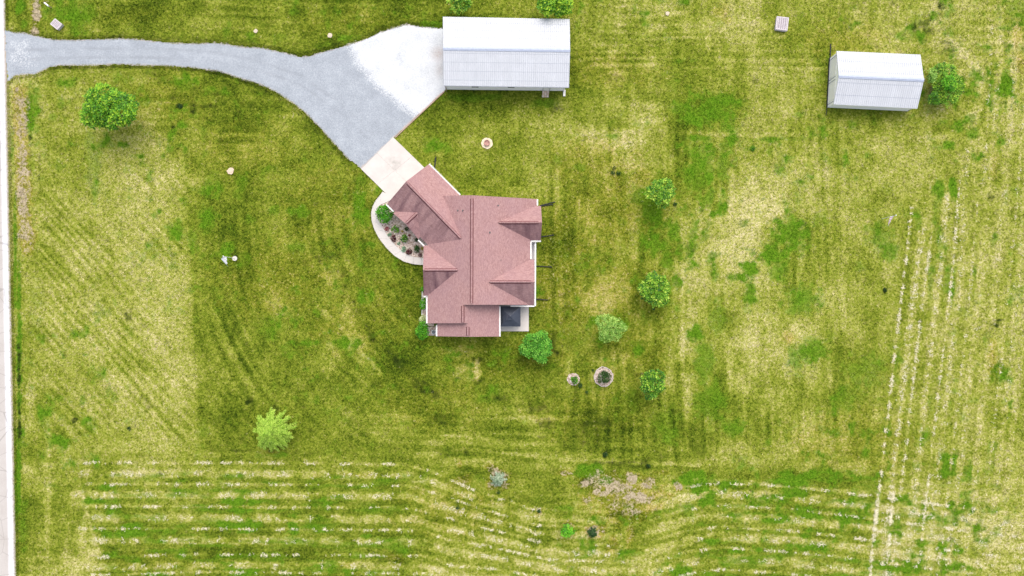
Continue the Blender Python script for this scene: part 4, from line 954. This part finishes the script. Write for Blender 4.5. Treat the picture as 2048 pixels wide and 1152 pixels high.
# ------------------------------------------------------------------ plants
def leaves(name, C, mat, parent, size, per=6, up=.5, aspect=.55, spread=.55, toneb=0.0, radial=None, tip=.6, droop=.0):
    """C: (n,6) cluster centres and outward normals. Each cluster is a rosette of folded leaves."""
    n = len(C); ce = np.repeat(C[:, :3], per, 0); no = np.repeat(C[:, 3:6], per, 0)
    N = len(ce); k = np.tile(np.arange(per), n)
    no = no * (1 - up) + np.array([0, 0, 1.0]) * up
    no /= np.linalg.norm(no, axis=1, keepdims=True) + 1e-9
    ref = np.where(np.abs(no[:, 2:3]) > .9, np.array([[1.0, 0, 0]]), np.array([[0, 0, 1.0]]))
    t1 = np.cross(no, ref); t1 /= np.linalg.norm(t1, axis=1, keepdims=True) + 1e-9; t2 = np.cross(no, t1)
    ang = k * 2.399 + np.repeat(rng.random(n) * 6.28, per)
    lift = (.9 - k / per * 1.1)[:, None] + rng.normal(0, .18, (N, 1))      # inner leaves stand up, outer ones lie flat
    d = t1 * np.cos(ang)[:, None] + t2 * np.sin(ang)[:, None] + no * lift
    if radial is not None: d = d * (1 - radial) + np.repeat(C[:, 3:6], per, 0) * radial - np.array([0, 0, droop])
    d /= np.linalg.norm(d, axis=1, keepdims=True)
    w = np.cross(d, no); w /= np.linalg.norm(w, axis=1, keepdims=True) + 1e-9
    sz = size * (.65 + .6 * rng.random((N, 1))) * (.75 + .35 * (k / per)[:, None])
    root = ce + d * sz * .10 + rng.normal(0, size * spread * .25, (N, 3))
    nn = np.cross(w, d)
    V = np.stack([root, root + d * sz * .5 + w * sz * aspect * .5 - nn * sz * .06, root + d * sz, root + d * sz * .5 - w * sz * aspect * .5 - nn * sz * .06], 1)
    cl = np.repeat(rng.random(n), per)
    tone = .28 + toneb + .75 * (cl - .5) + .25 * (rng.random(N) - .5) + tip * np.clip(.42 - k / per, 0, 1)
    tone = np.clip(np.repeat(tone[:, None], 4, 1) + np.array([-.06, 0, .08, 0]), 0, 1)
    Q = np.arange(N * 4).reshape(-1, 4)
    return npmesh(name, V.reshape(-1, 3), Q, mat, parent, {'tone': ('FLOAT', tone.ravel())})
def lobes(c, rad, n, rel=.5, seed=0, notch=None):
    """crown = several overlapping lobes; returns lobe centres and radii"""
    r_ = np.random.default_rng(seed); L = []
    for i in range(n):
        a = i * 2.399 + r_.random() * .8; q = math.sqrt((i + .35) / n) * (1 - rel) ; z = (r_.random() * .9 - .30) * (1.05 - q)
        p = np.array([math.cos(a) * q * rad[0], math.sin(a) * q * rad[1], z * rad[2] * .8])
        if notch is not None and np.dot(p[:2] / np.array(rad[:2]), notch) > .30: continue
        k = rel * (.75 + .5 * r_.random()); L.append((np.array(c) + p, np.array(rad) * k))
    return L
def crown_points(L, dens, seed=0, hemi=-.35):
    r_ = np.random.default_rng(seed); out = []
    for c, r in L:
        m = max(6, int(dens * 4 * math.pi * (r[0] * r[1] + r[0] * r[2] + r[1] * r[2]) / 3))
        d = r_.normal(size=(m, 3)); d /= np.linalg.norm(d, axis=1, keepdims=True); d = d[d[:, 2] > hemi]
        p = c + d * r * (.72 + .42 * r_.random((len(d), 1)) ** .6)
        keep = np.ones(len(p), bool)
        for c2, r2 in L:
            if c2 is c: continue
            keep &= (((p - c2) / (r2 * .72)) ** 2).sum(1) > 1
        nn = d * .7 + (p - np.mean([x[0] for x in L], 0)) * .25; nn /= np.linalg.norm(nn, axis=1, keepdims=True)
        out.append(np.concatenate([p, nn], 1)[keep])
    return np.concatenate(out)
def trunk(o, base, top, r, L, mat=BARK, nl=None):
    m = MB(); b0, t = Vector(base), Vector(top)
    m.tube([b0 - Vector((0, 0, .1)), b0 + (t - b0) * .12, b0 + (t - b0) * .5, t], [r * 1.5, r, r * .8, r * .45], 8)
    for c, rr in L[:nl or len(L)]:
        c = Vector(c); s = b0 + (t - b0) * (.45 + .4 * random.random()); mid = s.lerp(c, .55) + Vector((0, 0, -.1 * (c - s).length * .3))
        m.tube([s, mid, c + Vector((0, 0, rr[2] * .3))], [r * .45, r * .28, r * .08], 6)
    m.build('trunk', mat, o, True)
def tree(name, label, cat, u, v, ru, rv, h, kind, size, dens, nl=9, rel=.48, group=None, seed=1, cb=.25, per=6, up=.62, toneb=0, aspect=.55, notch=None, tip=.6, radial=None, droop=0, hemi=-.35, zr=None):
    zc = h * (cb + (1 - cb) * .5); c = P(u, v, zc); base = Vector((c.x, c.y, 0))
    o = empty(name, base, label, cat, group)
    rad = (ru * .075 * (1 - zc / H), rv * .075 * (1 - zc / H), zr or h * (1 - cb) * .5)
    L = lobes(c, rad, nl, rel, seed, notch); L = L or [(np.array(c), np.array(rad))]
    C = crown_points(L, dens, seed, hemi)
    leaves('crown', C, LEAF[kind], o, size, per, up, aspect, .6, toneb, radial, tip, droop)
    trunk(o, base, (c.x, c.y, min(h * .75, zc + rad[2] * .3)), max(.03, h * .022), L)
    return o
YT = 'young shade trees east of the house'
tree('shade_tree', 'big dense green tree alone on the front lawn below the driveway', 'tree', 219, 218, 58, 46, 7.5, 'oak', .44, 7.0, 20, .34, None, 5, .2, 6, .70, .12, tip=.9)
tree('shade_tree', 'small bright green tree at the picture edge behind the west half of the barn', 'tree', 920, 2, 25, 25, 5, 'maple', .43, 6.0, 9, .45, None, 6, .25, 6, .68, .1, tip=.8)
tree('shade_tree', 'dark gappy green tree touching the north eave of the barn', 'tree', 1095, 6, 19, 30, 6, 'oak', .44, 7, 7, .5, None, 7, .25, 6, .68, .22, tip=.95)
tree('shade_tree', 'yellow-tipped tree overhanging the north-east corner of the barn roof', 'tree', 1124, 8, 20, 28, 6, 'oak', .44, 7, 7, .5, None, 8, .25, 6, .68, .26, tip=.95)
tree('shade_tree', 'pale yellow-tipped young tree farthest north in the row east of the house', 'tree', 1320, 385, 29, 27, 5.2, 'maple', .43, 6.0, 10, .42, YT, 9, .25, 6, .65, .06, tip=.9)
tree('shade_tree', 'yellow-tipped round young tree second from the north in the row east of the house', 'tree', 1310, 578, 32, 33, 5.6, 'maple', .43, 6.0, 12, .4, YT, 10, .25, 6, .65, .03, tip=.8)
tree('shade_tree', 'soft pale green feathery young tree north-east of the dense round tree by the patio', 'tree', 1222, 655, 33, 31, 5, 'soft', .30, 12, 16, .30, YT, 11, .2, 5, .7, .28, .35, tip=.3)
tree('shade_tree', 'dense round vivid green tree just south-east of the patio', 'tree', 1074.5, 695, 32, 31, 4.6, 'pear', .34, 17, 18, .30, YT, 12, .12, 5, .72, .22, .42, tip=.25)
tree('shade_tree', 'dark notched young tree with pale tips, farthest south in the row east of the house', 'tree', 1304, 766, 27, 31, 5.2, 'maple', .43, 6.0, 12, .36, YT, 13, .25, 6, .65, -.08, notch=(-.75, .75), tip=1.0)
tree('fir_bush', 'dark green shrub inside a large ring of pale edging', 'shrub', 1207.5, 753, 13, 14.5, 2.6, 'dark', .36, 14, 6, .5, None, 14, .05, 6, .3, .1, .3, tip=.6)
tree('fir_bush', 'tiny green shrub in a small mulch ring left of the big ringed shrub', 'shrub', 1148.5, 761, 7.5, 7, 1.2, 'oak', .25, 22, 4, .55, None, 15, .05, 5, tip=.3)
tree('fir_bush', 'bright lime green sapling in the mown island south of the house', 'shrub', 1136, 1062, 12, 12, 2.2, 'fresh', .34, 16, 6, .5, None, 16, .1, 5, .5, .1, tip=.4)
tree('hedge_shrub', 'glossy bright green shrub at the south-west corner of the house', 'shrub', 845, 661, 13.5, 19, 2.4, 'fresh', .30, 20, 9, .42, None, 17, .05, 5, .45, -.05, .4, tip=.3)
tree('hedge_shrub', 'small bright green shrub in the narrow bed along the west wall of the house', 'shrub', 847.5, 606.5, 6.5, 11, 1.5, 'fresh', .25, 24, 5, .5, None, 18, .05, 5, .45, -.08, tip=.3)
tree('hedge_shrub', 'tiny green plant at the north end of the narrow bed along the west wall', 'shrub', 845.5, 578.5, 2.6, 5, .8, 'fresh', .2, 30, 3, .6, None, 19, .05, 5, tip=.2)
tree('flowering_shrub', 'cream-white flowering shrub beside the glossy shrub at the house corner', 'shrub', 846, 638.5, 8, 8.5, 1.5, 'cream', .25, 26, 5, .5, None, 20, .05, 5, .45, .08, tip=.5)
tree('hedge_shrub', 'large round bright green shrub in the bend of the walkway by the garage', 'shrub', 770.5, 427, 18.5, 20, 2.6, 'fresh', .30, 20, 10, .42, None, 21, .05, 5, .45, -.12, .42, tip=.35)
G = 'plants in the garden bed by the walkway'
for (u, v, r_, k, h, lab) in ((792.5, 459, 8.5, 'oak', 1.1, 'bushy yellow-green plant next to the large round shrub in the garden bed'), (808.5, 477, 8, 'oak', 1.0, 'dark green rounded plant in the middle of the garden bed'),
     (834, 497.5, 8.5, 'dark', 1.1, 'dark plant near the house corner in the garden bed'), (774, 457.5, 4.3, 'red', .5, 'small red flowering plant by the walkway below the large round shrub'),
     (787.5, 477, 6.3, 'maroon', .6, 'maroon plant against the middle of the curved walkway'), (818.5, 503.5, 6, 'maroon', .6, 'maroon plant beside the silvery plant at the foot of the garden bed'),
     (841, 510, 4.5, 'maroon', .6, 'maroon plant where the walkway meets the house wall'), (779.5, 469, 4, 'teal', .4, 'small silvery green plant between the red and maroon plants'),
     (807.5, 498.5, 5.2, 'teal', .5, 'large silvery green plant at the foot of the garden bed'), (798, 487, 3.6, 'teal', .35, 'thin silvery green plant by the walkway in mid-bed'),
     (832.5, 479.5, 3.4, 'dark', .7, 'small dark plant under the porch gutter'), (844, 497, 3, 'yellow', .5, 'small yellow plant against the house wall'),
     (813, 458, 4, 'dark', .6, 'small dark plant under the porch gable eave'), (781, 453.5, 2.8, 'white', .35, 'white flowers below the large round shrub in the garden bed'),
     (804.5, 463, 1.8, 'yellow', .25, 'tiny orange-yellow flower beside the bushy plant'), (819, 471, 1.8, 'red', .25, 'tiny red flower in the upper garden bed')):
    tree('garden_plant', lab, 'plant', u, v, r_, r_, h, k, .2 if r_ > 5 else .14, 30 if r_ > 5 else 60, 5, .5, G, int(u) % 97, .02, 5, .45, 0, .5, tip=.35)

# lime-green feathery tree: drooping sprays that radiate from a leader
def spray_tree(name, label, cat, u, v, r, h, kind, n, seed, leafw=.10, leafl=.42, droop=.35, grp=None, up=.55, tone0=.42):
    r_ = np.random.default_rng(seed); zc = h * .5; c = P(u, v, zc); base = Vector((c.x, c.y, 0)); o = empty(name, base, label, cat, grp)
    rr = r * .075 * (1 - zc / H); V = []; T = []; m = MB()
    m.tube([base - Vector((0, 0, .1)), base + Vector((0, 0, h * .5)), base + Vector((0, 0, h * .95))], [h * .025, h * .016, .015], 8)
    for i in range(n):
        t = (i + .5) / n; z = h * (.10 + .86 * t) + r_.normal(0, .10) * h * .25; a = i * 2.399963 + r_.normal(0, .55)
        R_ = rr * (1 - t ** 1.5 * .92) * (.55 + .52 * r_.random()) + .05; dz = .35 * R_ * (1 - t)
        dirh = np.array([math.cos(a), math.sin(a), 0]); s0 = np.array([base.x, base.y, z])
        if i % 3 == 0 and R_ > .4: m.tube([Vector(s0), Vector(s0 + dirh * R_ * .5 + np.array([0, 0, dz])), Vector(s0 + dirh * R_ * .85 + np.array([0, 0, dz * .6]))], [h * .006, h * .004, .006], 4, cap=False)
        k = max(4, int(R_ / .11))
        for j in range(k):
            q = (j + .6) / k; p = s0 + dirh * R_ * q + np.array([0, 0, dz * math.sin(q * 2.6) - droop * R_ * q * q * .5]) + r_.normal(0, .03, 3)
            for sgn in (-1, 0, 1):
                aa = a + sgn * (.75 + .25 * r_.random()); l = leafl * (.7 + .6 * r_.random()) * (1.1 - .35 * q)
                d = np.array([math.cos(aa), math.sin(aa), -.25 - droop * r_.random()]); d /= np.linalg.norm(d); w = np.cross(d, [0, 0, 1]); w /= np.linalg.norm(w)
                w = w * leafw * (.7 + .6 * r_.random()); mid = p + d * l * .45 + np.array([0, 0, .02])
                V.append([p, mid + w, p + d * l, mid - w]); b0 = tone0 + .28 * (q - .5) + .55 * (r_.random() - .5)
                T.append([b0 - .06, b0, b0 + .12, b0])
    V = np.array(V); T = np.clip(np.array(T), 0, 1)
    npmesh('crown', V.reshape(-1, 3), np.arange(len(V) * 4).reshape(-1, 4), LEAF[kind], o, {'tone': ('FLOAT', T.ravel())})
    m.build('trunk', BARK, o)
    return o
spray_tree('cypress_tree', 'lime green feathery tree standing alone on the south-west lawn', 'tree', 541, 865, 43, 5.0, 'lime', 300, 3, .042, .46, .55, tone0=.58)
spray_tree('conifer', 'pale blue-green young conifer ringed by dead grass in the mown island', 'conifer', 995, 960, 15, 2.0, 'blue', 46, 4, .045, .36, .2, tone0=.5)
spray_tree('conifer', 'dark little conifer in a patch of bare earth beside the lime sapling', 'conifer', 1185, 1067, 11, 1.6, 'dark', 40, 5, .05, .3, .2, tone0=.25)
spray_tree('conifer', 'tiniest dark conifer seedling in the mown island', 'conifer', 1078, 1022.5, 4, .5, 'dark', 14, 6, .03, .15, .2, tone0=.25)

# big wild bush beside the shed, with dead twigs and a pale clump inside it
o = tree('wild_bush', 'big wild bush with mixed dark and yellow foliage against the east wall of the shed', 'bush', 1887, 171, 36, 48, 3.6, 'bush', .34, 11, 20, .33, None, 22, .02, 6, .66, .10, notch=(-.95, -.12), tip=.55)
def extra_clump(o, u, v, ru, rv, z, kind, size, dens, toneb, seed, name='foliage_clump', radial=None):
    c = P(u, v, z); L = lobes(c, (ru * .075, rv * .075, .6), 5, .5, seed)
    leaves(name, crown_points(L, dens, seed), LEAF[kind], o, size, 6, .45, .4, .6, toneb, radial, .5)
extra_clump(o, 1863, 151, 9, 12, 3.0, 'soft', .42, 9, .15, 31); extra_clump(o, 1899, 166, 14, 16, 3.1, 'fresh', .34, 10, .1, 32); extra_clump(o, 1868, 198, 14, 16, 2.4, 'oak', .32, 12, -.05, 33)
m = MB()
for k in range(60):
    a = P(1858 + random.random() * 16, 172 + random.random() * 22, .1); d = Vector((random.uniform(-.6, .8), random.uniform(-.8, .8), random.uniform(1.0, 2.2)))
    m.tube([a, a + d * .6 + Vector((random.uniform(-.1, .1), 0, 0)), a + d], [.03, .02, .008], 4, cap=False)
m.build('dead_twigs', TWIG, o)

# mulch rings with edging
def ring(u, v, r, label, edge=True, sides=9):
    c = P(u, v); o = empty('mulch_ring', c, label, 'mulch ring', 'mulch rings around shrubs'); m = MB(); m.disc((c.x, c.y, -.02), r * .075, .06, 26, jit=.14)
    m.build('mulch', MULCH, o)
    if edge:
        m = MB(); pts = [(c.x + (r + .3) * .075 * math.cos(k * 2 * math.pi / sides + .3) * (1 + .08 * random.uniform(-1, 1)), c.y + (r + .3) * .075 * math.sin(k * 2 * math.pi / sides + .3) * (1 + .08 * random.uniform(-1, 1)), .1) for k in range(sides)]
        for k in range(sides): m.bar(pts[k], pts[(k + 1) % sides], .07, .16)
        m.build('edging', plain('pale_edging', (.52, .46, .42), .8, .2, 0, .2, 6), o)
ring(1207, 753.5, 19.5, 'big mulch ring with pale many-sided edging around a dark shrub'); ring(1146.5, 758.5, 12.5, 'small brown mulch ring around a tiny shrub', False)

# clumps of dark weeds dotted over the lawn
WG = 'dark weed clumps on the lawn'
for u, v, r_, lab in ((1226, 346, 4.2, 'left of the pair of dark weed clumps in the browned grass north-east of the house'), (1236.5, 347, 4.6, 'right of the pair of dark weed clumps in the browned grass north-east of the house'),
     (1228.5, 336, 3.5, 'faint dark weed clump just above the pair in the browned grass'), (1350, 408.5, 4, 'dark weed clump beside the pale young tree farthest north in the row'), (1307, 617.5, 3, 'dark weed clump just below the yellow-tipped round tree'),
     (1173.5, 785, 3, 'small dark weed clump below the two mulch rings'), (1770, 580, 4.3, 'dark weed clump left of the leaning straw rows'), (1505.5, 297, 5, 'green weed clump alone in the pale north-east grass'),
     (1297, 932, 4.5, 'dark weed clump above the bare soil patch'), (1210, 909, 5, 'dark weed clump above the green weedy strip'), (1160, 771, 4.5, 'dark weed clump touching the small mulch ring'), (997, 985, 3.5, 'dark weed clump below the pale blue-green conifer'),
     (1186, 741, 3, 'dark weed clump touching the upper left of the big mulch ring'), (359, 212, 5, 'dark weed clump east of the big front-lawn tree'), (915, 1016, 4, 'dark weed clump in the curving mown rows west of the island'), (258, 857, 4, 'dark weed clump on the south-west lawn')):
    tree('weed_clump', lab, 'weeds', u, v, r_, r_, .35, 'oak' if u == 1505.5 else 'dark', .16, 70, 4, .55, WG, int(u) % 89, .02, 5, .5, 0, .35, tip=.2, zr=.15)

# ------------------------------------------------------------------ straw clippings left in rows and grass tufts
def patch_tris(px, py, ln, wd, ang, lift, z0):
    """narrow leaning blades as triangles with a little thickness of tilt"""
    dx, dy = np.cos(ang), np.sin(ang); n = len(px)
    a = np.stack([px - dy * wd / 2, py + dx * wd / 2, z0], -1); b_ = np.stack([px + dy * wd / 2, py - dx * wd / 2, z0], -1); c = np.stack([px + dx * ln, py + dy * ln, z0 + lift], -1)
    return np.stack([a, b_, c], 1).reshape(-1, 3), np.arange(n * 3).reshape(-1, 3)
xs, ys, zs_ = [], [], []
def strew(pts, w, dens, brk, ph, lo=.0):
    for (x0, y0), (x1, y1) in zip(pts[:-1], pts[1:]):
        l = math.hypot(x1 - x0, y1 - y0); n = rng.poisson(l * dens)
        t = rng.random(n); u = x0 + (x1 - x0) * t; v = y0 + (y1 - y0) * t
        al = u if abs(x1 - x0) > abs(y1 - y0) else v
        k = np.ones(n) if not brk else np.clip(lo + .15 + np.sin((al - (pts[0][0]) + ph + 46 * (vn((al - pts[0][0]) / 60, v / 14, 77) - .5)) * 2 * math.pi / brk) * .7 + .4 + .9 * (vn(al / 40, v / 9, 79) - .5), 0, 1)
        k = k * np.clip((vn(u / 7, v / 7, 70) - .36) * 3.2, 0, 1)
        keep = rng.random(n) < k; u, v = u[keep], v[keep]
        nxn, nyn = -(y1 - y0) / l, (x1 - x0) / l; o_ = rng.normal(0, w, len(u))
        xs.append(u + nxn * o_); ys.append(v + nyn * o_)
for pts, w, a, brk, ph in ROWS[:20]:
    strew(pts, 1.1 if w < 4 else 2.8, .85 if w < 4 else .7, brk, ph)
for q_, (pts, w, a, brk, ph) in enumerate(ROWS[20:32]): strew(pts, 1.4 if w < 4 else 2.8, (1.5, 1.0, .9, .5, .7, .35, .3, .15, .15, .22, .12, .12)[q_], 0, 0)
for pts, w, a, brk, ph in ROWS[32:34]: strew(pts, 1.4, 1.6, 0, 0)
su = np.concatenate(xs); sv = np.concatenate(ys)
kk = ~poly_in(su, sv, [(1085, 930), (1380, 930), (1380, 1090), (1085, 1090)]) & ~((su > 1940) & (rng.random(len(su)) < .35))
su, sv = su[kk], sv[kk]
sp_ = np.array([tuple(P(a, c)) for a, c in zip(su, sv)])
rep = 4; px = np.repeat(sp_[:, 0], rep); py = np.repeat(sp_[:, 1], rep); n = len(px)
px = px + rng.normal(0, .08, n); py = py + rng.normal(0, .08, n)
V, T = patch_tris(px, py, .10 + .24 * rng.random(n), .025 + .04 * rng.random(n), rng.random(n) * 6.28, .03 + .06 * rng.random(n), np.full(n, .03) + .03 * rng.random(n))
STRAW = plain('dry_straw', (.64, .58, .40), .9, .1, 0, .2, 2.0)
tag(npmesh('straw_clippings', V, T, STRAW, k=3), 'pale dry hay clippings left in broken rows', kind='stuff')

# grass tufts across the lawn (leaf blades, coloured by the same maps as the turf)
NT = 150000
u = rng.uniform(20, 2060, NT); v = rng.uniform(-12, 1165, NT)
BLOCK = [DRIVE, [(722, 338), (790, 272), (870, 340), (770, 390)], OUT + INN[::-1], bed, [(990, 600), (1058, 600), (1058, 663), (990, 663)], [(850, 391), (1075, 398), (1075, 612), (1000, 675), (870, 675), (850, 600)],
         [(780, 405), (860, 330), (925, 395), (860, 495)], [(889, 40), (1132, 44), (1132, 182), (889, 180)], [(1655, 112), (1820, 118), (1815, 223), (1652, 216)], [(842, 580), (870, 580), (870, 672), (842, 672)], [(1055, 400), (1084, 408), (1084, 485), (1072, 612), (1055, 612)]]
ok = u > (12 + (v - 60) * 21 / 1092 + 1)
for pl in BLOCK: ok &= ~poly_in(u, v, pl)
# extra tufts hanging over the driveway and walkway edges
eu, ev = [], []
for pl in (DRIVE, OUT):
    q = pl + ([pl[0]] if pl is DRIVE else [])
    for (x0, y0), (x1, y1) in zip(q[:-1], q[1:]):
        if pl is DRIVE and (min(x0, x1) > 690 and max(y0, y1) > 150 or x0 > 885 or max(x0, x1) < 20): continue
        n = int(math.hypot(x1 - x0, y1 - y0) * 5); t = rng.random(n); eu.append(x0 + (x1 - x0) * t + rng.normal(0, 1.6 if pl is DRIVE else .4, n)); ev.append(y0 + (y1 - y0) * t + rng.normal(0, 1.6 if pl is DRIVE else .4, n) + (0 if pl is DRIVE else 1.0))
for va, vb in ((-12, 58), (168, 1165)):
    n = int((vb - va) * 6); t = rng.uniform(va, vb, n); eu.append(12 + (t - 60) * 21 / 1092 + rng.normal(1.0, 1.5, n)); ev.append(t)
u = np.concatenate([u[ok]] + eu); v = np.concatenate([v[ok]] + ev)
dx, dy = (u - 1024) / F, (576 - v) / F
yy = dy * CT + ST; zz_ = dy * ST - CT; kq = -H / zz_
tx, ty = dx * kq, yy * kq
rep = 4; px = np.repeat(tx, rep); py = np.repeat(ty, rep); n = len(px)
px = px + rng.normal(0, .04, n); py = py + rng.normal(0, .04, n)
V, T = patch_tris(px, py, .09 + .16 * rng.random(n), .035 + .05 * rng.random(n), rng.random(n) * 6.28, .05 + .10 * rng.random(n), np.full(n, -.03))
mp = lawn_maps(tx, ty)
mp[:, 0] = np.clip(mp[:, 0] + rng.normal(0, .13, len(mp)), 0, 1)
mp = np.repeat(mp, rep * 3, 0)
tag(npmesh('grass', V, T, LAWN, attr={'lawn': ('FLOAT_COLOR', mp)}, k=3), 'mown yellow-green and straw-coloured grass covering the yard', kind='stuff')
